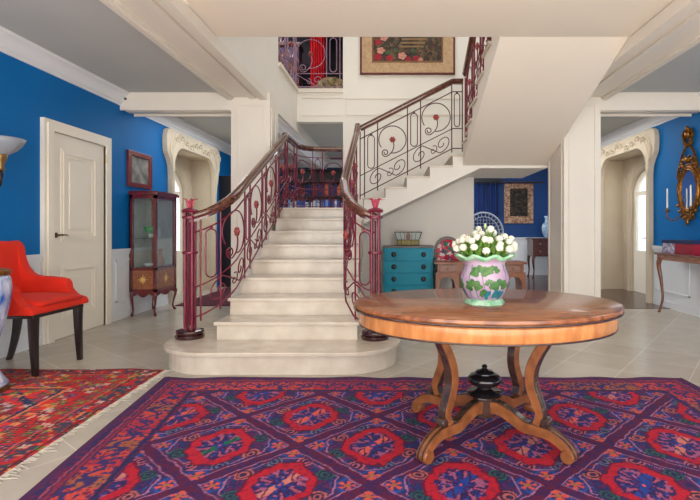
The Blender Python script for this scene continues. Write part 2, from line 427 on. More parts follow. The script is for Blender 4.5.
# bullnose first step
def bull(z0, z1, o):
    x0, x1, y0, y1, r = -2.18 - o, .02 + o, 4.19 - o, 5.25, .5
    P = [(x0, y1)] + [(x0 + r - r * math.cos(a), y0 + r - r * math.sin(a)) for a in [PI / 2 * k / 10 for k in range(11)]]
    P += [(x1 - r + r * math.sin(a), y0 + r - r * math.cos(a)) for a in [PI / 2 * k / 10 for k in range(11)]] + [(x1, y1)]
    return P
m = MB()
for z0, z1, o in ((0, .17, 0), (.17, .205, .03)): m.prism(bull(z0, z1, o), lambda x, y: (x, y, z0), lambda x, y: (x, y, z1))
m.build('step', M_MARBLE, st, world=True, bevel=.006)
for i, y in enumerate(fronts[:-1]):
    z = .38 + .178 * i; m = MB()
    m.box(XS0, rights[i], y, fronts[i + 1], .0 if i < 3 else z - .6, z - .03)
    m.box(XS0 - .02, rights[i] + .02, y - .028, fronts[i + 1] - .001, z - .032, z)
    m.build('step', M_MARBLE, st, world=True, bevel=.005)
ZL = .38 + .178 * 7     # landing 1.626
m = MB().box(-1.835, -.5, fronts[-1], 8.935, 1.4, ZL - .03).box(-1.835, -.48, fronts[-1] - .028, 8.935, ZL - .03, ZL)
m.build('landing', M_MARBLE, st, world=True, bevel=.005)
# second flight, climbing to the right along the back wall
X2 = [-.5, -.153, .19, .56, .926]; Z2 = [ZL + .17 + .1725 * k for k in range(5)]
poly = [(-.5, 1.38), (-.5, Z2[0] - .03)]
for k in range(1, 5): poly += [(X2[k], Z2[k - 1] - .03), (X2[k], Z2[k] - .03)]
poly += [(2.425, Z2[4] - .03), (2.425, 2.27), (1.36, 2.27)]
MB().prism(poly, lambda x, z: (x, 7.62, z), lambda x, z: (x, 8.935, z)).build('stringer', M_WHITE, st, world=True)
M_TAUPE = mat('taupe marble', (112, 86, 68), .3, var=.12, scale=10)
for k in range(5):
    x1 = X2[k + 1] if k < 4 else 2.42
    m = MB().box(X2[k] - .025, x1, 7.6, 8.93, Z2[k] - .03, Z2[k])
    m.build('tread', M_MARBLE, st, world=True, bevel=.004)
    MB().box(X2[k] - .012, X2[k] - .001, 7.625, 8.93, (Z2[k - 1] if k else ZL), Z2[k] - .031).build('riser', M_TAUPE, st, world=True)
# third flight, coming back towards the viewer up to the gallery
Y3 = [7.6 - .445 * k for k in range(7)]; Z3 = [2.486 + .186 * (k + 1) for k in range(6)]
poly = [(7.72, 2.275), (7.6, 2.456), (7.6, Z3[0] - .03)]
for k in range(1, 6): poly += [(Y3[k], Z3[k - 1] - .03), (Y3[k], Z3[k] - .03)]
poly += [(4.935, Z3[5] - .03), (4.935, 3.28)]
MB().prism(poly, lambda y, z: (1.09, y, z), lambda y, z: (2.425, y, z)).build('stringer', M_CEIL, st, world=True)
for k in range(6):
    MB().box(1.06, 2.42, Y3[k + 1] if k < 5 else 4.935, Y3[k] + .025, Z3[k] - .03, Z3[k]).build('tread', M_MARBLE, st, world=True, bevel=.004)

# ------------------------------------------------------------------ wrought iron railings
class Path:
    def __init__(s, pts):
        s.p = [Vector(q) for q in pts]; s.s = [0]
        for a, b in zip(s.p, s.p[1:]): s.s.append(s.s[-1] + math.hypot(b.x - a.x, b.y - a.y))
        s.L = s.s[-1]
    def at(s, t):
        t0 = max(0, min(s.L, t))
        for i in range(len(s.p) - 1):
            if t0 <= s.s[i + 1] + 1e-9:
                f = (t0 - s.s[i]) / max(1e-9, s.s[i + 1] - s.s[i]); r = s.p[i].lerp(s.p[i + 1], f)
                if t != t0:
                    d = s.p[i + 1] - s.p[i]; r = r + Vector((d.x, d.y, 0)).normalized() * (t - t0)
                return r
    def q(s, t, w): return s.at(t) + Vector((0, 0, w))
    def c(s, t0, w0, du, dw):
        a = s.at(t0 + du); return Vector((a.x, a.y, s.at(t0).z + w0 + dw))

def spiral(cx, cy, r0, r1, a0, turns, n=22):
    return [(cx + (r0 + (r1 - r0) * k / n) * math.cos(a0 + turns * 2 * PI * k / n), cy + (r0 + (r1 - r0) * k / n) * math.sin(a0 + turns * 2 * PI * k / n)) for k in range(n + 1)]

def rosette(P, t, w, parent, r=.05, normal=None):
    c = P.q(t, w); a, b = P.at(t - .03), P.at(t + .03)
    d = Vector((b.x - a.x, b.y - a.y, 0)).normalized(); nrm = Vector((d.y, -d.x, 0))
    m = MB()
    for k in range(6):
        an = 2 * PI * k / 6
        o = d * (math.cos(an) * r * .62) + Vector((0, 0, math.sin(an) * r * .62))
        m.ball(tuple(c + o), (r * .42,) * 3, 7, 5)
    m.ball(tuple(c + nrm * .008), r * .5, 7, 5); m.ball(tuple(c - nrm * .008), r * .5, 7, 5)
    return m.build('rosette', M_ROSE, parent, world=True, smooth='all')

HAND = [(-.036, -.02), (-.045, .0), (-.045, .022), (-.038, .036), (-.02, .045), (.02, .045), (.038, .036), (.045, .022), (.045, 0), (.036, -.02), (.026, -.022), (.026, -.045), (-.026, -.045), (-.026, -.022)]
def railing(name, label, base, units, loc, hand=None, W=(1.0, .41, .09, 1.165), bars=True, rr=.0085, hand_mat=None, dens=.09, IR=None):
    IR = IR or M_IRON
    """base: points along the foot line; units: list of ('slot'|'scroll'|'gap', width)"""
    root = thing(name, label, 'railing', loc)
    P = Path(base); wt, wm, wb, wh = W
    n = max(2, int(P.L / dens)); ts = sorted(set([P.L * k / n for k in range(n + 1)] + P.s))
    for w, r in ((wt, .009), (wm, .008), (wb, .009)):
        MB().tube([P.q(t, w) for t in ts], r, 6).build('rail_bar', IR, root, world=True, smooth=True)
    hp = hand if hand else [P.q(t, wh) for t in ts]
    MB().sweep(HAND, hp).build('handrail', hand_mat or M_RAIL, root, world=True, smooth=True)
    t = 0
    for kind, wd in units:
        MB().tube([P.q(t, wb - .06), P.q(t, wt + .12)], .010, 6).build('baluster', IR, root, world=True, smooth=True)
        if kind == 'slot':
            tc = t + wd / 2; h = wd * .26; top, bot = wt - .03, wm + .03
            pts = [P.c(tc, top - h, h * math.cos(a), h * math.sin(a)) for a in [PI * k / 8 for k in range(9)]] + [P.c(tc, bot + h, -h * math.cos(a), -h * math.sin(a)) for a in [PI * k / 8 for k in range(9)]]
            MB().tube(pts, .008, 6, closed=True).ball(tuple(P.q(tc, top + .015)), .02, 6, 4).build('oval_loop', IR, root, world=True, smooth=True)
        if kind == 'scroll':
            tc = t + wd / 2; R = min(wd * .46, (wt - wm) * .42); wc = (wt + wm) / 2 + .02
            m = MB()
            big = spiral(0, 0, R, R * .98, math.radians(215), -.86, 28)
            m.tube([P.c(tc, wc, a, b) for a, b in big], .0085, 6)
            stem = [(R * .02, -.02), (R * .1, -R * .45), (-R * .02, -R * .85), (-R * .3, -R * 1.15)] 
            small = spiral(-R * .52, -R * .95, R * .30, R * .08, math.radians(-40), -1.5, 20)
            m.tube([P.c(tc, wc, a, b) for a, b in [(v.x, v.y) for v in catmull([(a, b, 0) for a, b in stem[:3] + small[:1]], 5)] + small[1:]], .0085, 6)
            so = m.build('scroll', IR, root, world=True, smooth=True)
            rosette(P, tc, wc, so, r=min(.05, R * .25))
            # running scroll border underneath
            m = MB(); hb = (wm - wb); wq = wb + hb / 2; k = hb * .42
            tb_ = tc - .08; ww = wd + .16
            A = spiral(-ww * .27, 0, .12 * k, k, math.radians(200), -1.35, 20)
            B = spiral(ww * .27, 0, .12 * k, k, math.radians(20), -1.35, 20)
            mid = [(v.x, v.y) for v in catmull([(A[-1][0], A[-1][1], 0), (0, 0, 0), (B[-1][0], B[-1][1], 0)], 6)]
            sl = (P.at(tc + .05).z - P.at(tc - .05).z) / .1
            crv = [(a, b + sl * a) for a, b in A + mid[1:-1] + B[::-1]]
            m.tube([P.c(tb_, wq, a, b) for a, b in crv], .008, 6)
            C = spiral(ww * .05, -k * .25, .1 * k, k * .55, math.radians(60), 1.1, 14)
            m.tube([P.c(tb_, wq, a, b + sl * a) for a, b in C], .007, 6)
            m.build('border_scroll', IR, root, world=True, smooth=True)
        t += wd
    MB().tube([P.q(min(t, P.L), wb - .06), P.q(min(t, P.L), wt + .12)], .010, 6).build('baluster', IR, root, world=True, smooth=True)
    return root, P

def newel(root, x, y, z):
    g = bpy.data.objects.new('newel_post', None); COL.objects.link(g); g.parent = root
    g.location = Vector((x, y, z)) - Vector(root.location)
    MB().lathe([(.0, 0), (.135, 0), (.14, .012), (.14, .03), (.125, .038), (.13, .045), (.138, .06), (.13, .078), (.1, .086), (.0, .088)], n=28).build('base', M_PLINTH, g, smooth=True)
    for k in range(4):
        a = PI / 4 + k * PI / 2
        MB().lathe([(0, .08), (.0145, .085), (.0145, 1.26), (0, 1.2)], (.05 * math.cos(a), .05 * math.sin(a), 0), 10).build('post', M_IRON, g, smooth=True)
    m = MB()
    for zc in (.85, 1.20):
        m.lathe([(0, zc - .012), (.072, zc - .012), (.075, zc), (.072, zc + .012), (0, zc + .012)], n=18)
    m.lathe([(0, 1.25), (.074, 1.25), (.08, 1.265), (.07, 1.28), (.03, 1.295), (0, 1.295)], n=18)
    m.build('collar', M_IRON, g, smooth=True)
    m = MB().ball((0, 0, 1.33), (.026, .026, .045), 10, 8)
    for k in range(5):
        a = 2 * PI * k / 5 + .3; ca, sa = math.cos(a), math.sin(a)
        pts = catmull([(.01 * ca, .01 * sa, 1.29), (.03 * ca, .03 * sa, 1.345), (.04 * ca, .04 * sa, 1.375), (.07 * ca, .07 * sa, 1.385)], 5)
        m.tube(pts, [.011 - .006 * (i / (len(pts) - 1)) ** 2 for i in range(len(pts))], 6)
    m.build('tulip_finial', M_ROSE if False else mat('coral painted finial', (166, 56, 78), .4, var=.2, scale=20), g, smooth=True)

SL = .178 / .385
def zn(y): return .38 + (y - 4.67) * SL if y < fronts[-1] else ZL
# left railing of the first flight, round the landing
lb = [(-2.05, 4.76, .31), (-1.92, 4.80, .36), (-1.82, 4.87, .42), (-1.74, 5.01, .51), (-1.705, 5.12, .58)] + [(-1.70, y, zn(y)) for y in (5.25, 5.8, 6.4, 7.0, 7.36)] + [(-1.72, 7.55, ZL + .06)]
units = [('gap', .1), ('slot', .2), ('scroll', .5), ('slot', .2), ('scroll', .5), ('slot', .2), ('scroll', .5), ('slot', .2), ('scroll', .45)]
r1, P1 = railing('stair_railing', 'burgundy wrought iron railing with wooden handrail on the left of the lower marble flight', lb, units, (-2.05, 4.76, .205), W=(.93, .38, .08, 1.085))
newel(r1, -2.05, 4.76, .205)
# landing railing across the opening behind
lb = [(-1.76, 7.6, ZL)] + [(-1.76, y, ZL) for y in (8.0, 8.4)] + [(-1.74, 8.62, ZL), (-1.66, 8.78, ZL), (-1.52, 8.86, ZL), (-1.3, 8.9, ZL), (-.985, 8.9, ZL)]
railing('landing_railing', 'burgundy iron railing along the far edge of the stair landing', lb, [('slot', .2), ('scroll', .5), ('slot', .2), ('scroll', .45), ('slot', .18), ('scroll', .4)], (-1.4, 8.8, ZL))
# right railing of the first flight
rb = [(-.195, 4.72, .25), (-.30, 4.73, .29), (-.42, 4.80, .37), (-.51, 4.95, .49)] + [(-.555 - .006 * k, y, zn(y) + .02) for k, y in enumerate((5.2, 5.6, 6.0, 6.4, 6.8, 7.2))] + [(-.595, 7.6, zn(7.36) + .17)]
units = [('slot', .22), ('scroll', .45), ('slot', .2), ('scroll', .5), ('slot', .2), ('scroll', .5), ('slot', .2), ('scroll', .5)]
r2, P2 = railing('stair_railing', 'burgundy iron railing curving out to a newel on the right of the lower flight', rb, units, (-.195, 4.72, .205), W=(1.0, .41, .05, 1.15))
newel(r2, -.195, 4.72, .205)
# second flight railing, standing on the stringer face
b2 = [(-.56, 7.64, 1.74), (.926, 7.64, 2.50), (1.09, 7.64, 2.50)]
units = [('gap', .07), ('slot', .21), ('scroll', .48), ('slot', .21), ('scroll', .5), ('slot', .17)]
railing('stair_railing', 'dark red iron railing with two big scrolls on the middle flight below the tapestry', b2, units, (.2, 7.64, 2.1), IR=M_IRON2)
# third flight railing
b3 = [(1.12, 7.6, 2.6), (1.12, 4.95, 3.68)]
railing('stair_railing', 'burgundy iron railing on the upper flight climbing out of view above the white soffit', b3, [('slot', .2), ('scroll', .48)] * 3 + [('slot', .2)], (1.12, 6.2, 3.1))
# gallery railing round the corner opening upstairs
bg = [(-1.86, 7.55, 3.93), (-1.86, 8.98, 3.93), (-1.0, 8.98, 3.93)]
railing('gallery_railing', 'burgundy iron gallery railing in the upper corner opening beside the tapestry', bg, [('scroll', .5), ('slot', .2), ('scroll', .5), ('slot', .2), ('scroll', .6), ('slot', .25)], (-1.4, 8.9, 3.93), W=(1.0, .3, .05, 1.15), IR=M_IRON_SHEEN)
# ------------------------------------------------------------------ rugs (dye computed per vertex as a woven pattern)
def L3(c): return np.array([lin(v) for v in c])
def hash2(i, j, k=0):
    v = np.sin(i * 127.1 + j * 311.7 + k * 74.7) * 43758.5453
    return v - np.floor(v)
def put(C, mask, c, a=1.0):
    C[mask] = C[mask] * (1 - a) + L3(c) * a
def smooth_noise(x, y, s, k=0):
    x = x / s; y = y / s; i = np.floor(x); j = np.floor(y); fx = x - i; fy = y - j
    fx = fx * fx * (3 - 2 * fx); fy = fy * fy * (3 - 2 * fy)
    return (hash2(i, j, k) * (1 - fx) + hash2(i + 1, j, k) * fx) * (1 - fy) + (hash2(i, j + 1, k) * (1 - fx) + hash2(i + 1, j + 1, k) * fx) * fy

def rug_mesh(name, xl, xr, y0, y1, step, pattern, m, parent, h=.012):
    nx = int(round((xr(y1) - xl(y1)) / step)) + 1; ny = int(round((y1 - y0) / step)) + 1
    u, v = np.meshgrid(np.linspace(0, 1, nx), np.linspace(0, 1, ny))
    Y = y0 + v * (y1 - y0); X = xl(Y) + u * (xr(Y) - xl(Y))
    C = pattern(X, Y, X - xl(Y), xr(Y) - X, Y - y0, y1 - Y)
    # slightly wavy far edge, soft undulation
    Yw = Y + np.clip((Y - y1 + .15) / .15, 0, 1) * .018 * np.sin(X * 9.0 + 2 * np.sin(X * 3.1))
    Z = h + .0025 * np.sin(X * 3.3 + 1) * np.sin(Y * 2.7)
    edge = np.zeros_like(Z, bool); edge[0] = edge[-1] = True; edge[:, 0] = edge[:, -1] = True
    Z[edge] = .0015
    co = np.stack([X, Yw, Z], -1).reshape(-1, 3).astype(np.float32)
    L = np.array(parent.location, np.float32); co -= L
    idx = np.arange(nx * ny).reshape(ny, nx)
    q = np.stack([idx[:-1, :-1], idx[:-1, 1:], idx[1:, 1:], idx[1:, :-1]], -1).reshape(-1, 4)
    me = bpy.data.meshes.new(name)
    me.vertices.add(len(co)); me.vertices.foreach_set('co', co.ravel())
    me.loops.add(q.size); me.loops.foreach_set('vertex_index', q.ravel().astype(np.int32))
    me.polygons.add(len(q)); me.polygons.foreach_set('loop_start', np.arange(0, q.size, 4, dtype=np.int32))
    me.polygons.foreach_set('loop_total', np.full(len(q), 4, np.int32))
    me.update(calc_edges=True)
    at = me.attributes.new('dye', 'FLOAT_COLOR', 'POINT')
    C = C * .95 + .05 * C.mean(-1, keepdims=True)
    rgba = np.ones((nx * ny, 4), np.float32); rgba[:, :3] = np.clip(C.reshape(-1, 3), 0, 1)
    at.data.foreach_set('color', rgba.ravel())
    me.materials.append(m)
    for p in me.polygons[:1]: pass
    o = bpy.data.objects.new(name, me); COL.objects.link(o); o.parent = parent
    return o

NAVY, PURP, MAR, CRIM, COR, BLU, PINK, GRN, OCH = (36, 36, 88), (72, 32, 80), (98, 18, 54), (172, 10, 40), (196, 74, 58), (30, 58, 142), (160, 100, 132), (36, 84, 76), (146, 96, 54)
def big_pattern(X, Y, dl, dr, df, db):
    C = np.zeros(X.shape + (3,))
    Xw = X + (smooth_noise(X, Y, .05, 3) - .5) * .018; Yw = Y + (smooth_noise(X, Y, .05, 9) - .5) * .018
    put(C, np.ones(X.shape, bool), NAVY)
    sp = smooth_noise(X, Y, .026, 1); put(C, sp > .42, PURP); put(C, sp > .74, MAR); put(C, sp < .14, (40, 48, 112))
    a, b = .905, .88
    best = np.full(X.shape, 9.0); DX = np.zeros(X.shape); DY = np.zeros(X.shape); ID = np.zeros(X.shape)
    for (cx, cy, k) in ((-.575, 2.365, 0), (-.122, 2.805, 31)):
        i = np.round((Xw - cx) / a); j = np.round((Yw - cy) / b)
        dx = Xw - cx - i * a; dy = Yw - cy - j * b
        D = np.abs(dx) / (a / 2) + np.abs(dy) / (b / 2)
        mm = D < best
        best[mm] = D[mm]; DX[mm] = dx[mm]; DY[mm] = dy[mm]; ID[mm] = (i * 7 + j * 13 + k)[mm]
    ax, ay = np.abs(DX), np.abs(DY)
    rnd = hash2(ID, ID * .37, 2)
    # diagonal lattice bands with a thin pale outline
    put(C, best > .89, (84, 22, 62)); put(C, (best > .89) & (sp > .5), (62, 28, 78))
    put(C, np.abs(best - .885) < .011, PINK)
    # palmettes where the lattice opens, on both axes
    for (px, py) in ((.335, 0), (0, .345)):
        ex, ey = ax - px, ay - py; r = np.hypot(ex, ey); th = np.arctan2(ey, ex)
        put(C, (r < .085) & (best < .87), (40, 44, 104)); put(C, (r < .066 + .012 * np.cos(4 * th)) & (r > .046) & (best < .87), (32, 66, 140))
        put(C, (r < .042) & (np.cos(5 * th) > -.1), COR); put(C, r < .014, OCH)
    # stepped octagon
    O = np.maximum(np.maximum(ax / .29, ay / .30), best / .83); O = np.maximum(O, np.where((ax > .17) & (ay > .12), (np.floor(ax / .045) * .045 + np.floor(ay / .045) * .045 + .045) / .40, 0) * .98)
    inside = O < .97
    put(C, inside, (46, 34, 86)); sp3 = smooth_noise(X, Y, .022, 11); put(C, inside & (sp3 > .58), (84, 30, 80)); put(C, inside & (sp3 < .25), (34, 46, 104))
    put(C, np.abs(O - .955) < .014, (158, 104, 142))
    put(C, (np.abs(O - .89) < .010) & (np.abs(np.sin(np.arctan2(DY, DX) * 22)) > .4), (60, 66, 130))
    ang = np.arctan2(DY / .22, DX / .17); R = np.hypot(DX / .17, DY / .22)
    # hooked ring rosettes between medallion and octagon
    for k in range(8):
        t = 2 * PI * (k + .5) / 8; cx, cy = .226 * math.cos(t), .268 * math.sin(t)
        r = np.hypot((DX - cx), (DY - cy) * .9); col = (GRN, (170, 84, 96), (92, 100, 130), (176, 90, 80))[k % 4]
        put(C, (r < .05) & inside, (38, 30, 74)); put(C, (np.abs(r - .042) < .0055) & inside, col); put(C, (np.abs(r - .02) < .005) & inside, col)
    qx, qy = ax / .175, ay / .225; Rl = np.maximum(np.maximum(qx, qy), (qx + qy) / 1.32) + (smooth_noise(X, Y, .03, 44) - .5) * .12
    put(C, Rl < 1.07, (96, 12, 48)); put(C, Rl < 1.0, CRIM); put(C, (Rl < 1.0) & (smooth_noise(X, Y, .02, 31) > .72), (146, 10, 46))
    Rc = np.maximum(np.maximum(qx, qy), (qx + qy) / 1.3) + (smooth_noise(X, Y, .025, 45) - .5) * .16; core = Rc < .73
    put(C, core, (44, 30, 84)); put(C, core & (sp3 > .6), (74, 24, 76))
    put(C, core & (np.cos(8 * ang) > .45) & (R > .2) & (R < .62), BLU)
    put(C, core & (np.cos(8 * ang) > .72) & (R > .3) & (R < .56), (44, 30, 80))
    put(C, core & (np.cos(8 * ang + PI) > .84) & (R > .34) & (R < .68), (160, 76, 104)); put(C, core & (sp3 > .7) & (R > .3), (150, 80, 120))
    put(C, core & (np.cos(16 * ang) > .8) & (R > .6) & (R < .70), (150, 60, 80))
    # centre bar, its dye changes from medallion to medallion
    bar = (np.abs(DX * .8 - DY * .55) < .022) & (R < .66)
    for lo, hi, c in ((0, .35, (206, 84, 70)), (.35, .6, (22, 96, 74)), (.6, .8, BLU), (.8, 1.01, (190, 110, 100))): put(C, bar & (rnd >= lo) & (rnd < hi), c)
    put(C, bar & (np.abs(np.sin(DX * 60)) < .28), (60, 30, 70))
    put(C, R < .15, (20, 52, 134)); put(C, R < .06, COR)
    # border
    d = np.minimum(np.minimum(dl, dr), np.minimum(df, db)); along = np.where(np.minimum(df, db) < np.minimum(dl, dr), X, Y)
    d = d + (smooth_noise(X, Y, .03, 21) - .5) * .012
    bo = d < .38; put(C, bo, (48, 36, 86)); put(C, bo & (smooth_noise(X, Y, .026, 8) > .55), (96, 28, 72))
    cb = (d > .15) & (d < .335)
    put(C, cb, (190, 64, 52)); seg = smooth_noise(along, along * 0, .2, 14)
    put(C, cb & (seg > .62), (152, 84, 56)); put(C, cb & (seg < .3), (172, 42, 54))
    mo = smooth_noise(X, Y, .020, 17); put(C, cb & (mo > .60), (58, 40, 92)); put(C, cb & (mo < .2), (112, 32, 62))
    zig = np.abs(((along * 5.5) % 1) - .5) * .16 + .19; put(C, cb & (np.abs(d - zig) < .014), (54, 40, 96))
    put(C, (np.abs(d - .245) < .05) & (np.abs(np.sin(along * 17)) < .16), (54, 40, 96))
    put(C, np.abs(d - .125) < .010, (130, 36, 60)); put(C, np.abs(d - .095) < .006, (150, 60, 80)); put(C, np.abs(d - .352) < .010, (40, 34, 78)); put(C, d < .05, (74, 36, 80)); put(C, d < .014, (96, 36, 64))
    return C
def red_pattern(X, Y, dl, dr, df, db):
    C = np.zeros(X.shape + (3,)); put(C, np.ones(X.shape, bool), (186, 26, 28))
    d = np.minimum(np.minimum(dl, dr), np.minimum(df, db)); d = d + (smooth_noise(X, Y, .05, 2) - .5) * .016
    n1 = smooth_noise(X, Y, .035, 4); put(C, n1 > .7, (150, 20, 32)); put(C, n1 < .2, (200, 48, 38))
    field = d > .56
    put(C, field, (62, 50, 92)); put(C, field & (smooth_noise(X, Y, .06, 6) > .6), (120, 40, 70))
    cx, cy = -2.95, 3.0
    H = np.maximum(np.abs(X - cx) / .48, (np.abs(X - cx) * .8 + np.abs(Y - cy)) / .95)
    H = H + (smooth_noise(X, Y, .04, 8) - .5) * .05
    put(C, H < 1.0, (222, 40, 34)); put(C, (H < .78) & (H > .70), (40, 44, 90)); put(C, H < .62, (150, 30, 50)); put(C, H < .4, (56, 48, 96))
    put(C, np.abs(H - 1.0) < .02, (226, 150, 120))
    # scattered small motifs in a loose grid
    g = .07
    for k, (gx, gy) in enumerate(((0, 0), (.5, .5))):
        i = np.floor(X / g + gx); j = np.floor(Y / g + gy)
        fx = (X / g + gx - i - .5) * g; fy = (Y / g + gy - j - .5) * g
        fx = fx + (hash2(i, j, 41 + k) - .5) * .03; fy = fy + (hash2(i, j, 47 + k) - .5) * .03
        hh = hash2(i, j, 51 + k)
        r = np.hypot(fx, fy * .9); star = r * (1 + .35 * np.cos(4 * np.arctan2(fy, fx)))
        for lo, hi, c in ((0, .16, (38, 52, 66)), (.16, .28, (34, 84, 72)), (.28, .33, (196, 182, 172)), (.36, .44, (84, 132, 50)), (.44, .56, (60, 56, 110)), (.56, .62, (220, 150, 70))):
            s = (hh >= lo) & (hh < hi); put(C, s & (star < .022), c); put(C, s & (star < .008), (206, 100, 76))
    for dd, c, w in ((.56, (44, 44, 80), .010), (.53, (224, 120, 70), .01), (.16, (70, 40, 60), .006), (.19, (200, 100, 70), .005), (.03, (96, 30, 44), .010)):
        put(C, np.abs(d - dd) < w, c)
    put(C, (d > .05) & (d < .14) & (smooth_noise(X, Y, .03, 33) > .55), (60, 60, 80))
    put(C, (d > .05) & (d < .14) & (smooth_noise(X, Y, .03, 35) < .2), (210, 110, 80))
    return C
M_RUG = vcol('woven wool')
rg = thing('rug', 'large purple and navy patterned rug with crimson medallions under the round table', 'rug', (0.3, 2.7, 0))
rug_mesh('pile', lambda y: -2.0 + (4.11 - y) * .118, lambda y: 2.47 + 0 * y, 1.2, 4.11, .0075, big_pattern, M_RUG, rg)
rg2 = thing('rug', 'red patterned rug with a frayed cream fringe under the red armchair', 'rug', (-2.8, 3.2, 0))
rug_mesh('pile', lambda y: -3.85 + 0 * y, lambda y: -2.09 + (4.35 - y) * .03, 1.2, 4.35, .008, red_pattern, M_RUG, rg2)
M_FRINGE = mat('cream cotton fringe', (186, 176, 162), .9, var=.15, scale=30)
m = MB(); rnd = random.Random(5)
y = 1.25
while y < 4.33:
    x0 = -2.092 + (4.35 - y) * .03; ln = .02 + .035 * rnd.random() * (2.6 if rnd.random() < .15 else 1); sk = (rnd.random() - .5) * .06
    m.tube([(x0, y, .008), (x0 + ln * .5, y + sk * .4, .006), (x0 + ln, y + sk, .004)], [.004, .0045, .003], 4)
    y += .011
fr = m.build('fringe', M_FRINGE, rg2, world=True); fr['kind'] = 'stuff'
rg3 = thing('rug', 'small dark maroon rug on the tiles behind the left newel post', 'rug', (-3.0, 9.3, 0))
M_MAROON = mat('maroon wool', (92, 18, 40), .95, col2=(54, 14, 36), scale=14, bump=.3, bscale=300)
MB().box(-3.7, -2.2, 8.0, 10.9, 0.001, .014).build('pile', M_MAROON, rg3, world=True)
# ------------------------------------------------------------------ oval table
M_TABLE = wood('polished mahogany', (98, 52, 25), (154, 95, 53), 0.26, 5, (1.2, 9, 3), 0.25)
M_APRON = wood('satin birch veneer', (160, 98, 54), (196, 134, 82), 0.25, 5, (4, 4, 1), 0.4)
M_LEG = wood('warm walnut leg', (112, 64, 34), (152, 94, 54), 0.3, 5, (3, 3, 3), 0.3)
M_EBON = mat('ebonised carved edge', (66, 48, 42), .22, var=.4, scale=20, coat=.4)
tb = thing('round_table', 'large oval polished wooden table on four scrolled legs standing on the purple rug', 'table', (.555, 2.95, .0146))
zt = .826; RX, RY = .812, .65
MB().lathe([(0, zt - .034), (.985, zt - .034), (1.0, zt - .018), (.995, zt - .004), (.985, zt), (0, zt)], n=96, sx=RX, sy=RY).build('tabletop', M_TABLE, tb, smooth=True)
MB().lathe([(.984, zt - .040), (.997, zt - .038), (1.001, zt - .032), (.997, zt - .026), (.984, zt - .026)], n=96, sx=RX, sy=RY).build('dark_edge', M_EBON, tb, smooth=True)
MB().lathe([(0, zt - .126), (.948, zt - .126), (.958, zt - .118), (.962, zt - .05), (.985, zt - .0345), (0, zt - .0345)], n=96, sx=RX, sy=RY).build('apron', M_APRON, tb, smooth=True)
MB().lathe([(.940, zt - .132), (.960, zt - .131), (.963, zt - .127), (.960, zt - .122), (.940, zt - .122)], n=96, sx=RX, sy=RY).build('dark_bead', M_EBON, tb, smooth=True)
up = catmull([(p, q, 0) for p, q in [(.425, .705), (.41, .645), (.355, .555), (.318, .46), (.318, .37), (.352, .285), (.372, .225), (.352, .165)]], 6)
st_ = catmull([(p, q, 0) for p, q in [(.058, .185), (.11, .19), (.19, .165), (.27, .13), (.35, .13), (.43, .125), (.50, .095), (.545, .055), (.548, .035)]], 6)
def ribbon_pts(c, wfun):
    A, B = [], []
    for i, p in enumerate(c):
        t = (c[min(i + 1, len(c) - 1)] - c[max(i - 1, 0)]).normalized(); nn = Vector((-t.y, t.x, 0)); w_ = wfun(i / (len(c) - 1)) / 2
        A.append((p.x + nn.x * w_, p.y + nn.y * w_)); B.append((p.x - nn.x * w_, p.y - nn.y * w_))
    return A, B
for k, (ax, ay) in enumerate(((-1, -1), (1, -1), (1, 1), (-1, 1))):
    d = Vector((ax * .73, ay * .68, 0)).normalized(); e = Vector((-d.y, d.x, 0))
    def F(off): return lambda r, z: tuple(d * r + e * off + Vector((0, 0, z)))
    m = MB()
    A1, B1 = ribbon_pts(up, lambda t: .038 + .014 * math.sin(PI * t))
    A2, B2 = ribbon_pts(st_, lambda t: .070 - .028 * t)
    m.ribbon(A1, B1, F(-.030), F(.030)); m.ribbon(A2, B2, F(-.031), F(.031))
    s0 = len(m.v); m.lathe([(0, -.036), (.034, -.036), (.038, -.03), (.038, .03), (.034, .036), (0, .036)], n=18)
    M4 = Matrix(((d.x, 0, e.x, d.x * .535), (d.y, 0, e.y, d.y * .535), (0, 1, 0, .040), (0, 0, 0, 1)))
    m.xf(s0, M4)
    lg = m.build('leg', M_LEG, tb, smooth=True)
    m = MB()
    for side_, c, a in ((A1, up, 1), (B1, up, -1)):
        Q = [(p[0], p[1]) for p in side_]; cen = [(p.x, p.y) for p in c]
        out = [(p[0] + (p[0] - q[0]) * .20, p[1] + (p[1] - q[1]) * .20) for p, q in zip(Q, cen)]
        m.ribbon(Q, out, F(-.024), F(-.012)); m.ribbon(Q, out, F(.012), F(.024)); m.ribbon(Q, [(p[0] * .6 + o_[0] * .4, p[1] * .6 + o_[1] * .4) for p, o_ in zip(Q, out)], F(-.013), F(.013))
    cen = [(p.x, p.y) for p in st_]
    out = [(p[0] + (p[0] - q[0]) * .2, p[1] + (p[1] - q[1]) * .2) for p, q in zip(A2, cen)]
    m.ribbon(A2[4:22], out[4:22], F(-.020), F(.020)); m.ribbon(A2[26:], out[26:], F(-.022), F(-.012)); m.ribbon(A2[26:], out[26:], F(.012), F(.022))
    s0 = len(m.v); m.lathe([(0, -.037), (.020, -.037), (.024, -.03), (.024, .03), (.020, .037), (0, .037)], n=14)
    m.xf(s0, Matrix(((d.x, 0, e.x, d.x * .405), (d.y, 0, e.y, d.y * .405), (0, 1, 0, .188), (0, 0, 0, 1))))
    m.build('edge_moulding', M_EBON, lg, smooth=True)
MB().lathe([(0, .115), (.05, .115), (.070, .122), (.070, .238), (.06, .245), (0, .245)], n=8).build('hub', M_EBON, tb, bevel=.003)
MB().lathe([(0, .245), (.085, .245), (.105, .252), (.110, .262), (.10, .272), (.06, .280), (.042, .288), (.042, .302), (.07, .308), (.094, .320), (.104, .338), (.102, .354), (.088, .368), (.06, .378), (.058, .386), (.05, .394), (.025, .399), (.014, .41), (.019, .421), (.012, .431), (0, .434)], n=28).build('urn_finial', M_BLACK, tb, smooth=True)

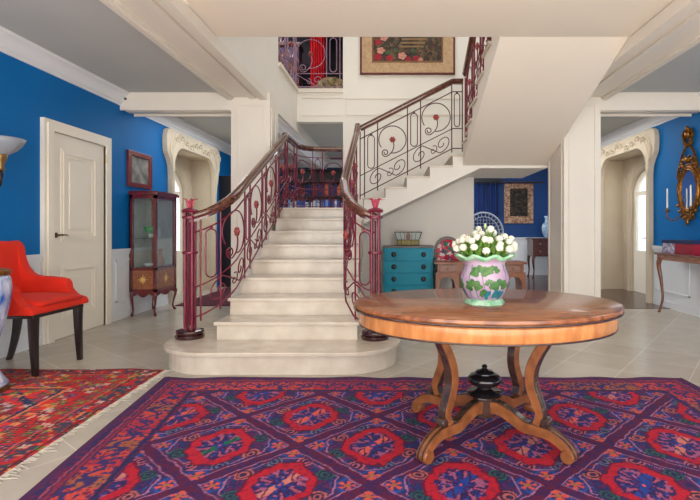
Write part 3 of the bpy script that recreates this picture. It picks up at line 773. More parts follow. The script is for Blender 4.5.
# ------------------------------------------------------------------ vase with white flowers
vz = zt + .0005
va = thing('vase', 'white and lilac ceramic vase painted with green leaves, standing on the oval table', 'vase', (.54, 2.87, vz))
M_VASE = mat('lilac white glaze', (178, 166, 178), .5, col2=(162, 126, 160), scale=9, spec=.25)
M_VGRN = mat('mint green glaze', (96, 166, 118), .3, col2=(178, 204, 184), scale=22, coat=.15)
M_LEAFP = mat('painted leaf green', (84, 120, 60), .4, col2=(44, 92, 52), scale=40, coat=.1)
M_LEAFB = mat('painted leaf blue', (24, 90, 122), .3, col2=(40, 128, 130), scale=40, coat=.1)
M_STEMP = mat('painted stem', (74, 92, 84), .3, var=.2)
vp = [(.0, .028), (.085, .03), (.10, .045), (.118, .075), (.138, .115), (.146, .155), (.140, .19), (.126, .222), (.118, .245), (.122, .265), (.142, .28), (.160, .292), (.154, .296), (.128, .28), (.112, .262), (.106, .24), (.105, .12), (0, .1)]
MB().lathe(vp, n=40).build('body', M_VASE, va, smooth='all')
MB().lathe([(0, 0), (.108, 0), (.118, .008), (.117, .022), (.106, .036), (.098, .046), (.09, .05), (0, .05)], n=64, wave=lambda i, a: .05 * math.cos(8 * a) if 0 < i < 6 else 0).build('foot', M_VGRN, va, smooth='all')
MB().lathe([(.152, .278), (.164, .287), (.178, .296), (.174, .306), (.158, .302), (.145, .288)], n=80, wave=lambda i, a: (.02 + .03 * (i in (2, 3))) * math.cos(9 * a)).zwave(.009, 9).build('rim', M_VGRN, va, smooth='all')
def on_vase(a, z, off=.002):
    for (r0, z0), (r1, z1) in zip(vp[1:11], vp[2:12]):
        if z0 <= z <= z1: r = r0 + (r1 - r0) * (z - z0) / (z1 - z0) + off; return (r * math.sin(a), -r * math.cos(a), z)
    return (.13 * math.sin(a), -.13 * math.cos(a), z)
def patch(m, a0, z0, ra, rz, lobes=5, amp=.25, tilt=0, n=24):
    vs = [on_vase(a0, z0, .005)]
    for k in range(n):
        t = 2 * PI * k / n; q = 1 + amp * math.cos(lobes * t); u, w_ = ra * q * math.cos(t), rz * q * math.sin(t)
        vs.append(on_vase(a0 + u * math.cos(tilt) - w_ * math.sin(tilt) * ra / rz, z0 + w_ * math.cos(tilt) + u * math.sin(tilt) * rz / ra, .0025))
    m.add(vs, [(0, 1 + k, 1 + (k + 1) % n) for k in range(n)])
rnd = random.Random(11)
for rep in range(3):
    o = rep * 2 * PI / 3
    for (a, z, ra, rz) in ((-.38, .212, .42, .034), (.22, .222, .30, .024), (-.66, .13, .36, .036), (.47, .135, .42, .034), (-.22, .085, .18, .026), (.0, .15, .16, .02)):
        m = MB()
        for q_ in range(5):
            t_ = PI * q_ / 4 + .1; patch(m, a + o + ra * .55 * math.cos(t_), z + rz * .6 * math.sin(t_) - rz * .2, ra * .52, rz * .62, 3, .18, t_)
        m.build('painted_leaf', M_LEAFP, va, smooth='all')
    for (a, z, ra, rz, tl) in ((-.1, .08, .17, .026, .5), (.34, .088, .15, .036, -.5), (.62, .078, .17, .026, .3)):
        m = MB(); patch(m, a + o, z, ra, rz, 3, .3, tl); m.build('painted_leaf', M_LEAFB, va, smooth='all')
    for (a0, z0, a1, z1) in ((-.1, .06, -.3, .2), (.1, .06, .05, .15), (.3, .08, .42, .12), (-.5, .06, -.6, .12), (.75, .06, .9, .25), (-.9, .06, -.8, .25)):
        m = MB(); m.tube([on_vase(a0 + (a1 - a0) * k / 6 + o, z0 + (z1 - z0) * k / 6, .001) for k in range(7)], .0016, 5); m.build('painted_stem', M_STEMP, va, smooth=True)
MB().lathe([(0, .20), (.104, .20), (.104, .215), (0, .222)], n=24).build('soil', mat('dark moss', (60, 84, 40), .95, var=.3, scale=60), va)
M_PETAL = mat('white petal', (202, 201, 186), .6, var=.03, scale=20, sheen=.2)
M_STEM = mat('fresh green stem', (120, 156, 60), .5, col2=(84, 128, 44), scale=30)
def flower(h, lx, ly, seed, sz):
    f = thing('white_flower', 'white flower with a green stem in the ceramic vase on the table', 'flower', (0, 0, 0), group='white flowers in the ceramic vase')
    pts = catmull([(0, 0, 0), (lx * .3, ly * .3, h * .5), (lx, ly, h)], 5)
    MB().tube(pts, .0035, 5).build('stem', M_STEM, f, smooth=True)
    m = MB(); r_ = random.Random(seed); c = Vector((lx, ly, h + .008)); N = 21
    for k in range(N):   # overlapping cupped petals round a globe
        zf = 1 - 2 * (k + .5) / N * .92; an = k * 2.39996; q = math.sqrt(max(0, 1 - zf * zf)); nd = Vector((q * math.cos(an), q * math.sin(an), zf))
        s0 = len(m.v); m.ball((0, 0, 0), (sz * .52, sz * .52, sz * .16), 7, 5)
        m.xf(s0, Matrix.Translation(c + nd * sz * .72) @ (nd + Vector((0, 0, .5))).to_track_quat('Z', 'Y').to_matrix().to_4x4())
    m.ball(tuple(c), sz * .72, 8, 6)
    m.build('bloom', M_PETAL, f, smooth='all')
    m = MB()
    for a, pi_ in ((.6, 5), (2.7, 6), (4.6, 4), (1.7, 7)):
        p = pts[pi_]; q = Vector((math.cos(a), math.sin(a), 0)); sd = Vector((-q.y, q.x, 0))
        L_ = [p, p + q * .016 + Vector((0, 0, .022)), p + q * .03 + Vector((0, 0, .05)), p + q * .036 + Vector((0, 0, .075))]
        wd = [.002, .009, .008, .001]
        vs = [x + sd * w_ for x, w_ in zip(L_, wd)] + [x - sd * w_ + Vector((0, 0, .002)) for x, w_ in zip(L_, wd)]
        m.add(vs, [(i, i + 1, 5 + i, 4 + i) for i in range(3)])
    m.build('leaf', M_STEM, f)
    return f
protos = [flower(.205, .02, 0, 1, .022), flower(.178, .065, 0, 2, .022), flower(.135, .105, 0, 3, .023), flower(.165, .105, 0, 4, .020)]
used = [0, 0, 0, 0]
base_z = vz + .213
def place_flower(kind, x, y, dz, rz):
    p = protos[kind]
    f = p if not used[kind] else dup(p, (0, 0, 0))
    used[kind] += 1; q_ = .84 + .3 * rnd.random(); f.scale = (1, 1, .92 + .16 * rnd.random()); f.location = (.54 + x, 2.87 + y, base_z + dz); f.rotation_euler = (0, 0, rz)
rnd = random.Random(4)
for k in range(6): a = 2 * PI * k / 6; place_flower(0, .035 * math.cos(a), .035 * math.sin(a), .012 + .012 * rnd.random(), a)
for k in range(11): a = 2 * PI * k / 11 + .2; place_flower(1, .055 * math.cos(a), .055 * math.sin(a), -.004 + .018 * rnd.random(), a + .2 * (rnd.random() - .5))
for k in range(15): a = 2 * PI * k / 15; place_flower(2, .07 * math.cos(a), .07 * math.sin(a), -.012 + .024 * rnd.random(), a + .15 * (rnd.random() - .5))
for k in range(12): a = 2 * PI * k / 12 + .35; place_flower(3, .05 * math.cos(a), .05 * math.sin(a), -.006 + .02 * rnd.random(), a + .25 * (rnd.random() - .5))
bud = thing('flower_bud', 'single pale green bud rising above the white flowers in the vase', 'flower', (.54, 2.86, base_z + .02))
MB().tube([(0, 0, 0), (.004, 0, .12), (.002, 0, .235)], .003, 5).build('stem', M_STEM, bud, smooth=True)
MB().ball((.002, 0, .245), (.007, .007, .017), 8, 6).build('bloom', mat('green bud', (176, 196, 120), .6), bud, smooth='all')

# ------------------------------------------------------------------ red armchair
M_RED = mat('coral red velvet', (214, 46, 28), .8, var=.08, scale=5, sheen=.04, spec=.2, bump=.1, bscale=250)
M_EBLEG = mat('ebony chair leg', (34, 22, 22), .3, var=.2, coat=.3)
ac = thing('armchair', 'coral red upholstered wing armchair with dark legs beside the ivory door', 'armchair', (-3.46, 4.41, 0.0))
# local: the chair looks along +x; x in [-.40,.36], y in [-.42,.42]
MB().box(-.30, .36, -.33, .33, .515, .545).build('seat_frame', M_EBLEG, ac, bevel=.006)
m = MB(); m.box(-.28, .375, -.36, .36, .545, .615); m.build('seat_base', M_RED, ac, smooth='all', bevel=.02)
m = MB(); n = 9
sv, sf = [], []
for i in range(n):
    for j in range(n):
        u, v = i / (n - 1), j / (n - 1); x = -.22 + u * .62; y = -.275 + v * .55
        sv.append((x, y, .665 + .03 * math.sin(PI * u) * math.sin(PI * v) - .03 * u ** 6))
for i in range(n):
    for j in range(n):
        u, v = i / (n - 1), j / (n - 1); sv.append((-.22 + u * .60, -.275 + v * .55, .612))
N2 = n * n
for i in range(n - 1):
    for j in range(n - 1):
        a = i * n + j; sf += [(a, a + 1, a + n + 1, a + n), (N2 + a, N2 + a + n, N2 + a + n + 1, N2 + a + 1)]
ring = [i * n for i in range(n)] + [(n - 1) * n + j for j in range(1, n)] + [i * n + n - 1 for i in range(n - 2, -1, -1)] + [j for j in range(n - 2, 0, -1)]
sf += [(ring[k], ring[(k + 1) % len(ring)], N2 + ring[(k + 1) % len(ring)], N2 + ring[k]) for k in range(len(ring))]
m.add(sv, sf); m.build('seat_cushion', M_RED, ac, smooth='all', bevel=.0)
# backrest: raked, slightly scooped
def back_pt(u, w_, front):
    y = -.37 + .74 * u; z = .60 + w_ * .575
    x = -.20 - .09 * w_ - .02 * math.sin(PI * u) * (1 if front else 0) - (0 if front else .10)
    return (x, y, z - .05 * (abs(u - .5) * 2) ** 6 * w_)
vs, fs = [], []; nu, nw = 11, 8
for front in (1, 0):
    for i in range(nu):
        for j in range(nw): vs.append(back_pt(i / (nu - 1), j / (nw - 1), front))
off = nu * nw
for i in range(nu - 1):
    for j in range(nw - 1):
        a = i * nw + j; fs += [(a, a + nw, a + nw + 1, a + 1), (off + a, off + a + 1, off + a + nw + 1, off + a + nw)]
for i in range(nu - 1):
    a = i * nw; fs += [(a, off + a, off + a + nw, a + nw)]; a = i * nw + nw - 1; fs += [(a, a + nw, off + a + nw, off + a)]
for j in range(nw - 1):
    fs += [(j, j + 1, off + j + 1, off + j)]; a = (nu - 1) * nw + j; fs += [(a, off + a, off + a + 1, a + 1)]
MB().add(vs, fs).build('backrest', M_RED, ac, smooth='all', bevel=.022)
# wing arms: profile swoops down from the back top, runs level, then drops in an S to the seat front
prof = catmull([(p, q, 0) for p, q in [(-.40, 1.145), (-.34, 1.175), (-.285, 1.12), (-.255, 1.0), (-.20, .89), (-.11, .83), (.05, .815), (.17, .80), (.215, .76), (.23, .70), (.29, .64), (.36, .615), (.385, .58)]], 4)
P2 = [(p.x, p.y) for p in prof] + [(.385, .55), (-.33, .55), (-.36, .8)]
for s in (-1, 1):
    a, b = (s * .30, s * .40) if s > 0 else (-.40, -.30)
    flare = lambda x, z, o: (x, s * (o + .03 * max(0, min(1, (z - .55) / .6))), z)
    MB().prism(P2, lambda x, z: flare(x, z, .275), lambda x, z: flare(x, z, .375)).build('armrest', M_RED, ac, smooth=True, bevel=.022)
for sx, sy in ((1, -1), (1, 1), (-1, -1), (-1, 1)):
    m = MB()
    x0 = .33 if sx > 0 else -.26; y0 = sy * .29; k = .02 * sx if sx > 0 else -.09
    sec = []
    for i in range(7):
        t = i / 6; w_ = .032 - .012 * t; xx = x0 + k * t * t; zf = .0146 if sy < 0 else 0; zz = zf + (.52 - zf) * (1 - t)
        sec.append([(xx - w_, y0 - w_, zz), (xx + w_, y0 - w_, zz), (xx + w_, y0 + w_, zz), (xx - w_, y0 + w_, zz)])
    vs = [p for s_ in sec for p in s_]; fs = [(0, 1, 2, 3), (27, 26, 25, 24)]
    for i in range(6):
        for q in range(4): fs.append((i * 4 + q, i * 4 + (q + 1) % 4, i * 4 + 4 + (q + 1) % 4, i * 4 + 4 + q))
    m.add(vs, fs).build('leg', M_EBLEG, ac, smooth=True, bevel=.004)

# ------------------------------------------------------------------ blue and white pedestal
M_BW = mat('blue and white glaze', (232, 236, 244), .2, col2=(0, 84, 176), scale=9, coat=.3, stretch=(1.6, 1.6, .7))
pd = thing('pedestal', 'blue and white glazed pedestal with gilt rims on the red rug before the armchair', 'pedestal', (-3.27, 3.72, .0146))
MB().lathe([(0, .03), (.19, .03), (.2, .05), (.165, .10), (.125, .18), (.12, .28), (.145, .42), (.185, .56), (.212, .70), (.222, .80), (.215, .87), (.2, .91), (0, .91)], n=36).build('body', M_BW, pd, smooth='all')
MB().lathe([(0, .905), (.2, .905), (.215, .92), (.212, .945), (.195, .955), (0, .955)], n=36).build('top_rim', M_GOLD, pd, smooth=True)
MB().lathe([(0, 0), (.205, 0), (.213, .012), (.205, .028), (.18, .034), (0, .034)], n=36).build('foot_rim', M_GOLD, pd, smooth=True)

# ------------------------------------------------------------------ ivory door on the left wall
dr = struct(MB().box(XL, XL + .03, 5.44, 6.44, .005, 2.42).build('door_1', M_DOOR, bevel=.003))
m = MB()
for o, t in ((0, .05), (.045, .065), (.09, .045)):
    w_ = .14 - o
    for (y0, y1, z0, z1) in ((5.31 + o, 5.45, 0, 2.41), (6.43, 6.57 - o, 0, 2.41), (5.31 + o, 6.57 - o, 2.41, 2.54 - o)):
        m.box(XL, XL + t, y0, y1, z0, z1)
cs = struct(m.build('door_casing', M_DOOR)); cs.parent = dr
for z0, z1 in ((1.14, 2.24), (.20, .86)):
    m = MB(); X = XL + .03
    for o, t in ((0, .012), (.03, .022), (.075, .010)):
        y0, y1, a, b, w_ = 5.59 + o, 6.27 - o, z0 + o, z1 - o, .03
        for q in ((y0, y1, a, a + w_), (y0, y1, b - w_, b), (y0, y0 + w_, a + w_, b - w_), (y1 - w_, y1, a + w_, b - w_)): m.box(X, X + t, *q)
    m.box(X, X + .012, 5.59 + .15, 6.27 - .15, z0 + .15, z1 - .15)
    struct(m.build('door_panel', M_DOOR, dr))
m = MB(); hx = XL + .03
hy = 5.51
m.lathe([(0, 0), (.03, 0), (.032, .008), (.02, .014), (0, .014)], (hx, hy, 1.22), 16, 'x')
m.tube([(hx, hy, 1.22), (hx + .05, hy, 1.22), (hx + .055, hy + .02, 1.222), (hx + .055, hy + .08, 1.226), (hx + .05, hy + .14, 1.218)], [.01, .01, .011, .009, .007], 8)
struct(m.build('door_handle', mat('aged bronze', (110, 84, 54), .3, metal=.8), dr, smooth=True))
m = MB().lathe([(0, -.06), (.009, -.06), (.009, .06), (0, .06)], (XL + .052, 6.435, 2.24), 8)
struct(m.build('door_hinge', M_BRASS, dr, smooth=True))
tag(MB().box(XL + .022, XL + .036, 5.10, 5.20, 1.0 - .1, .9 + .1) .build('light_switch', M_WAIN), 'white switch plate', 'switch') if False else None

# ------------------------------------------------------------------ wall sconce
sc = thing('wall_sconce', 'frosted glass uplight wall sconce with gilt neck on the blue wall left of the door', 'wall lamp', (XL, 4.5, 1.95))
M_FROST = mat('frosted glass', (150, 158, 168), .35, var=.05, trans=.1)
MB().lathe([(.03, .03), (.07, .045), (.13, .085), (.175, .135), (.205, .195), (.2, .197), (.168, .14), (.125, .095), (.065, .055), (.028, .04)], (.22, 0, 0), 32).build('glass_bowl', M_FROST, sc, smooth='all')
MB().lathe([(0, -.11), (.03, -.11), (.045, -.09), (.035, -.06), (.05, -.02), (.062, .02), (.066, .042), (.03, .046), (0, .046)], (.22, 0, 0), 20).build('gilt_neck', M_BRASS, sc, smooth='all')
m = MB().lathe([(0, -.27), (.012, -.26), (.026, -.2), (.034, -.13), (.03, -.108), (0, -.108)], (.22, 0, 0), 14)
m.tube(catmull([(.22, 0, -.22), (.17, 0, -.29), (.08, 0, -.25), (.02, 0, -.16)], 6), .013, 8)
m.build('stem', M_BLACK, sc, smooth='all')
MB().lathe([(0, 0), (.05, 0), (.055, .012), (.04, .022), (0, .022)], (0, 0, -.16), 20, 'x').build('wall_plate', M_BRASS, sc, smooth=True)
MB().ball((.22, 0, .10), (.03, .03, .04), 10, 8).build('bulb', mat('warm bulb', (255, 240, 215), .4, emit=((255, 214, 160), .3)), sc, smooth='all')

# ------------------------------------------------------------------ display cabinet
M_CAB = mat('red mahogany cabinet', (116, 30, 36), .25, col2=(78, 16, 24), scale=4, stretch=(6, 6, 1), coat=.5)
M_INLAY = wood('burr veneer', (120, 66, 38), (162, 98, 60), .3, 8, (3, 3, 3), .4)
M_STAR = mat('light inlay', (224, 182, 112), .35, var=.1)
M_GLASS = glass('clear cabinet glass')
dc = thing('display_cabinet', 'tall red mahogany display cabinet with glass sides against the blue wall', 'cabinet', (-3.74, 7.38, 0))
cx0, cx1, cy0, cy1 = -.195, .20, -.33, .33
m = MB()
for x in (cx0, cx1 - .045):
    for y in (cy0, cy1 - .045): m.box(x, x + .045, y, y + .045, .36, 1.80)
for z0, z1 in ((.36, .40), (.68, .72), (1.75, 1.80)): m.box(cx0, cx1, cy0, cy1, z0, z1)
m.box(cx0, cx0 + .012, cy0, cy1, .36, 1.8)
m.build('carcass', M_CAB, dc)
m = MB().prism([(cx0 - .0, cy0 - .03), (cx1 + .03, cy0 - .03), (cx1 + .03, cy1 + .03), (cx0, cy1 + .03)], lambda x, y: (x, y, 1.80), lambda x, y: (x, y, 1.845))
m.box(cx0, cx1 + .015, cy0 - .015, cy1 + .015, 1.845, 1.86); m.build('cornice', M_CAB, dc, bevel=.006)
MB().box(cx0 + .045, cx1 - .045, cy0 + .012, cy0 + .03, .4, .68).build('side_panel', M_INLAY, dc)
MB().box(cx1 - .03, cx1 - .012, cy0 + .045, cy1 - .045, .4, .68).build('front_panel', M_INLAY, dc)
MB().box(cx0 + .045, cx1 - .045, cy1 - .03, cy1 - .012, .4, .68).build('side_panel', M_INLAY, dc)
def star(m, f, r):
    P = []
    for k in range(16):
        a = 2 * PI * k / 16; q = r * (1 if k % 4 == 0 else .75 if k % 2 == 0 else .32); P.append((q * math.cos(a), q * math.sin(a)))
    m.prism(P, lambda u, v: f(u, v, 0), lambda u, v: f(u, v, .004))
m = MB(); star(m, lambda u, v, o: (0.0 + u, cy0 + .012 - o, .54 + v), .085); m.build('star_inlay', M_STAR, dc)
m = MB(); star(m, lambda u, v, o: (cx1 - .012 + o, u, .54 + v), .085); m.build('star_inlay', M_STAR, dc)
for nm, b in (('glass_pane', (cx0 + .045, cx1 - .045, cy0 + .02, cy0 + .025, .72, 1.75)), ('glass_pane', (cx1 - .025, cx1 - .02, cy0 + .045, cy1 - .045, .72, 1.75)), ('glass_pane', (cx0 + .045, cx1 - .045, cy1 - .025, cy1 - .02, .72, 1.75))):
    MB().box(*b).build(nm, M_GLASS, dc)
MB().box(cx0 + .014, cx1 - .03, cy0 + .03, cy1 - .03, 1.15, 1.16).build('glass_shelf', M_GLASS, dc)
MB().box(cx0 + .0125, cx0 + .016, cy0 + .045, cy1 - .045, .72, 1.75).box(cx0 + .045, cx1 - .045, cy1 - .032, cy1 - .026, .72, 1.75).build('back_lining', mat('pale silk lining', (214, 210, 198), .6, var=.1, scale=12), dc)
m = MB()
for (ax, a0, a1, fn) in (('x', cx0, cx1, lambda u, v, o: (u, cy0 + .005 + o, v)), ('y', cy0, cy1, lambda u, v, o: (cx1 - .005 - o, u, v))):
    P = [(a0 + .03, .36)] + [(a0 + .03 + (a1 - a0 - .06) * k / 16, .345 - .045 * abs(math.cos(2 * PI * k / 16)) - .02 * math.sin(PI * k / 16)) for k in range(17)] + [(a1 - .03, .36)]
    m.prism(P, lambda u, v: fn(u, v, 0), lambda u, v: fn(u, v, .025))
m.build('scalloped_apron', M_CAB, dc)
for sx in (cx0 + .03, cx1 - .03):
    for sy in (cy0 + .03, cy1 - .03):
        dx, dy = (-1 if sx < 0 else 1), (-1 if sy < 0 else 1)
        if sx < 0: dx = 0
        pts = catmull([(sx, sy, .37), (sx + dx * .022, sy + dy * .022, .30), (sx + dx * .004, sy + dy * .004, .18), (sx - dx * .012, sy - dy * .012, .08), (sx + dx * .012, sy + dy * .012, .015)], 5)
        m = MB().tube(pts, [.030 + (-.016) * min(1, i / 12) + (.006 if i > 17 else 0) for i in range(len(pts))], 8)
        m.lathe([(0, 0), (.022, 0), (.022, .02), (0, .024)], (pts[-1].x, pts[-1].y, 0), 10)
        m.build('leg', M_CAB, dc, smooth='all')
def tl(name, label, cat, prof, loc, m, n=16, group=None):
    return tag_loc(MB().lathe(prof, n=n).build(name, m, smooth='all'), label, cat, loc, group)
def tag_loc(o, label, cat, loc, group=None): o.location = loc; return tag(o, label, cat, group)
M_CHINA = mat('white china', (236, 234, 228), .2, var=.03, coat=.4)
M_GRNG = mat('green glass', (110, 190, 120), .15, var=.2, coat=.5)
tl('glass_bowl', 'green glass bowl on the upper shelf of the display cabinet', 'bowl', [(0, 0), (.035, 0), (.02, .02), (.02, .06), (.06, .10), (.09, .17), (.085, .17), (.05, .1), (0, .08)], (-3.74, 7.25, 1.165), M_GRNG)
tl('china_cup', 'small white china cup in front on the glass shelf of the cabinet', 'cup', [(0, 0), (.03, 0), (.04, .06), (.036, .06), (.026, .008), (0, .008)], (-3.66, 7.14, 1.165), M_CHINA)
tl('china_jug', 'slim white china jug deeper on the glass shelf of the cabinet', 'jug', [(0, 0), (.03, 0), (.045, .05), (.03, .1), (.036, .14), (.03, .14), (0, .1)], (-3.72, 7.5, 1.165), M_CHINA)
tl('china_bowl', 'low white china bowl on the bottom of the display cabinet', 'bowl', [(0, 0), (.04, 0), (.085, .05), (.08, .05), (.035, .01), (0, .01)], (-3.72, 7.2, .725), M_CHINA)
tl('amber_vase', 'amber coloured vase at the bottom of the display cabinet', 'vase', [(0, 0), (.045, 0), (.06, .08), (.03, .17), (.025, .24), (.04, .26), (.034, .26), (0, .2)], (-3.68, 7.46, .725), mat('amber glass', (190, 110, 50), .2, var=.2, coat=.4))
# small framed picture over the cabinet
M_FRAME = mat('red wood frame', (112, 34, 30), .3, var=.2, scale=12, coat=.3)
pc = thing('framed_picture', 'small square picture in a red wood frame above the display cabinet', 'picture', (XL, 7.36, 2.2))
m = MB(); 
for (y0, y1, z0, z1) in ((-.34, .34, -.27, -.2), (-.34, .34, .2, .27), (-.34, -.26, -.2, .2), (.26, .34, -.2, .2)): m.box(.001, .035, y0, y1, z0, z1)
m.build('frame', M_FRAME, pc, bevel=.004)
MB().box(.002, .014, -.26, .26, -.2, .2).build('canvas', mat('grey landscape print', (150, 146, 138), .6, col2=(74, 76, 78), scale=7), pc)

# ------------------------------------------------------------------ teal chest of drawers under the stairs
M_TEAL = mat('teal lacquer', (0, 140, 168), .45, var=.06, scale=6, spec=.3)
ch = thing('chest_of_drawers', 'teal chest of drawers with dark round pulls against the white wall under the stairs', 'chest of drawers', (.235, 8.66, 0))
MB().box(-.44, .44, -.22, .25, .05, .965).build('body', M_TEAL, ch, bevel=.006)
MB().box(-.452, .452, -.24, .255, .965, 1.0).build('top', mat('dark brown chest top', (88, 64, 60), .3, var=.15), ch, bevel=.006)
for k in range(4):
    z0 = .09 + k * .217
    d_ = MB().box(-.415, .415, -.235, -.22, z0, z0 + .205).build('drawer', M_TEAL, ch, bevel=.005)
    for x in (-.255, .27):
        MB().lathe([(0, 0), (.042, 0), (.046, -.006), (.03, -.012), (.016, -.018), (.024, -.03), (.018, -.04), (0, -.042)], (x, -.235, z0 + .105), 16, 'y').build('pull', mat('dark bronze pull', (44, 52, 56), .35, metal=.5), d_, smooth=True)
for x in (-.39, .39):
    for y in (-.17, .2): MB().box(x - .04, x + .04, y - .04, y + .04, 0, .05).build('foot', M_TEAL, ch)
# flared glass planter on it
pl = thing('glass_planter', 'flared leaded glass planter box with a yellow base on the teal chest', 'planter', (.235, 8.62, 1.0005))
M_LEAD = mat('dark lead came', (62, 58, 52), .4, metal=.4)
M_YEL = mat('yellow leaded glass', (150, 140, 86), .25, var=.2, scale=20); M_PALE = mat('pale leaded glass', (170, 178, 174), .25, var=.1, scale=20)
def fr_ring(z, o=0):
    t = z / .24; hx = .19 + .05 * max(0, (z - .1) / .14) + o; hy = .08 + .03 * t; return [(-hx, -hy, z), (hx, -hy, z), (hx, hy, z), (-hx, hy, z)]
def shell(z0, z1):
    m = MB(); A, B = fr_ring(z0), fr_ring(z1); A2 = [(x * .95, y * .9, z) for x, y, z in A]; B2 = [(x * .95, y * .9, z) for x, y, z in B]
    m.add(A + B + A2 + B2, [(i, (i + 1) % 4, 4 + (i + 1) % 4, 4 + i) for i in range(4)] + [(8 + i, 12 + i, 12 + (i + 1) % 4, 8 + (i + 1) % 4) for i in range(4)] + [(4 + i, 4 + (i + 1) % 4, 12 + (i + 1) % 4, 12 + i) for i in range(4)] + [(i, 8 + i, 8 + (i + 1) % 4, (i + 1) % 4) for i in range(4)]); return m
shell(.005, .10).build('lower_panels', M_YEL, pl); shell(.10, .24).build('upper_panels', M_PALE, pl)
m = MB()
for z in (.006, .10, .24): m.tube(fr_ring(z, .003), .007, 6, closed=True)
for k in range(4): m.tube([fr_ring(.006, .003)[k], fr_ring(.1, .003)[k], fr_ring(.24, .003)[k]], .007, 6)
for x in (-.12, -.06, .06, .12): m.tube([(x, -.084, .006), (x, -.095, .1), (x * 1.2, -.112, .24)], .004, 5)
m.box(-.18, .18, -.07, .07, 0, .006)
m.build('lead_frame', M_LEAD, pl)
MB().lathe([(0, 0), (.045, 0), (.05, -.006), (.02, -.014), (0, -.014)], (0, -.108, .165), 16, 'y', sx=.8, sy=1.3).build('medallion', mat('rose brown medallion', (120, 86, 70), .3, var=.3, scale=40), pl, smooth=True)

# ------------------------------------------------------------------ desk, patterned chair, white rattan chair
M_DESK = wood('honey oak desk', (112, 58, 30), (154, 90, 52), .35, 6, (1.5, 8, 8), .1)
dk = thing('desk', 'honey coloured wooden kneehole desk behind the oval table', 'desk', (1.45, 8.28, 0))
MB().box(-.78, .78, -.25, .25, .70, .735).build('top', M_DESK, dk, bevel=.006)
m = MB().box(-.73, .73, -.22, .22, .56, .70)
for s in (-1, 1):
    P = [(s * .36, .56), (s * .36, .04), (s * .43, .04), (s * .43, .34), (s * .455, .42), (s * .51, .47), (s * .58, .485), (s * .65, .47), (s * .685, .42), (s * .70, .34), (s * .70, .04), (s * .76, .04), (s * .76, .56)]
    if s < 0: P = P[::-1]
    for y0, y1 in ((-.22, .22),): m.prism(P, lambda x, z: (x, y0, z), lambda x, z: (x, y1, z))
m.build('body', M_DESK, dk)
M_DFR = wood('darker desk drawer', (100, 50, 28), (138, 78, 46), .35, 6, (1.5, 8, 8), .3)
for s in (-1, 1):
    for z0, z1 in ((.565, .685),):
        if z0 == .565: x0, x1 = s * .42, s * .70
        else: x0, x1 = s * .42, s * .70
        a, b = sorted((x0, x1)); d_ = MB().box(a, b, -.235, -.221, z0, z1).build('drawer', M_DFR, dk, bevel=.004)
        MB().ball(((a + b) / 2, -.246, (z0 + z1) / 2), .016, 8, 6).build('knob', M_BRASS, d_, smooth='all')
for s in (-1, 1):
    for y, fx in ((-.16, .395), (.16, .395), (-.16, .73), (.16, .73)): MB().lathe([(0, 0), (.03, 0), (.035, .02), (.025, .04), (0, .04)], (s * fx, y, 0), 10).build('foot', M_DESK, dk, smooth=True)
M_PATT = mat('red woven flowers', (196, 50, 70), .8, col2=(70, 120, 110), scale=9)
def tapestry_mat(name, cols, scale, rough=.85):
    if name in MATS: return MATS[name]
    m = bpy.data.materials.new(name); m.use_nodes = True; n = m.node_tree.nodes; L = m.node_tree.links; b = n['Principled BSDF']
    tc = n.new('ShaderNodeTexCoord'); vo = n.new('ShaderNodeTexVoronoi'); vo.inputs['Scale'].default_value = scale
    nz = n.new('ShaderNodeTexNoise'); nz.inputs['Scale'].default_value = scale * 1.3
    mx = n.new('ShaderNodeMix'); mx.data_type = 'RGBA'; mx.inputs[0].default_value = .12
    L.new(tc.outputs['Object'], nz.inputs['Vector']); L.new(tc.outputs['Object'], mx.inputs[6]); L.new(nz.outputs['Color'], mx.inputs[7]); L.new(mx.outputs[2], vo.inputs['Vector'])
    sp = n.new('ShaderNodeSeparateColor'); L.new(vo.outputs['Color'], sp.inputs[0])
    cr = n.new('ShaderNodeValToRGB'); cr.color_ramp.interpolation = 'CONSTANT'
    L.new(sp.outputs[0], cr.inputs[0]); e = cr.color_ramp.elements
    e[0].position = 0; e[0].color = rgb(*cols[0]); e[1].position = 1 / len(cols); e[1].color = rgb(*cols[1])
    for k in range(2, len(cols)): q = e.new(k / len(cols)); q.color = rgb(*cols[k])
    L.new(cr.outputs['Color'], b.inputs['Base Color']); b.inputs['Roughness'].default_value = rough
    MATS[name] = m; return m
M_KILIM = tapestry_mat('bright woven flowers', [(200, 44, 74), (214, 80, 100), (60, 120, 104), (222, 214, 206), (180, 30, 60), (90, 60, 110)], 17)
cc = thing('chair', 'chair with a rounded back in bright red flowered fabric behind the desk', 'chair', (.985, 8.77, 0), 0)
P = [(-.22, .5), (-.25, .8), (-.23, .98), (-.15, 1.11), (0, 1.16), (.15, 1.11), (.23, .98), (.25, .8), (.22, .5)]
PP = [(v.x, v.y) for v in catmull([(a, b, 0) for a, b in P], 4)]
MB().prism(PP, lambda x, z: (x, .10, z), lambda x, z: (x, .15, z)).build('backrest', mat('dark walnut chair', (70, 40, 32), .3, var=.2), cc, bevel=.006)
MB().prism([(x * .86, .8 + (z - .8) * .88 - .01) for x, z in PP], lambda x, z: (x, .085, z), lambda x, z: (x, .11, z)).build('back_cushion', M_KILIM, cc, bevel=.008)
MB().box(-.24, .24, -.10, .13, .46, .54).build('seat', M_KILIM, cc, bevel=.015)
M_DGRN = mat('dark green leather', (36, 66, 62), .5, var=.2)
for s in (-1, 1):
    m = MB().box(s * .265 - .025, s * .265 + .025, -.09, .13, .70, .77); m.box(s * .265 - .02, s * .265 + .02, -.08, -.03, .4, .70); m.build('armrest', M_DGRN, cc, bevel=.008)
    for y in (-.08, .11): MB().box(s * .22 - .02, s * .22 + .02, y - .02, y + .02, 0, .46).build('leg', MATS['dark walnut chair'], cc)
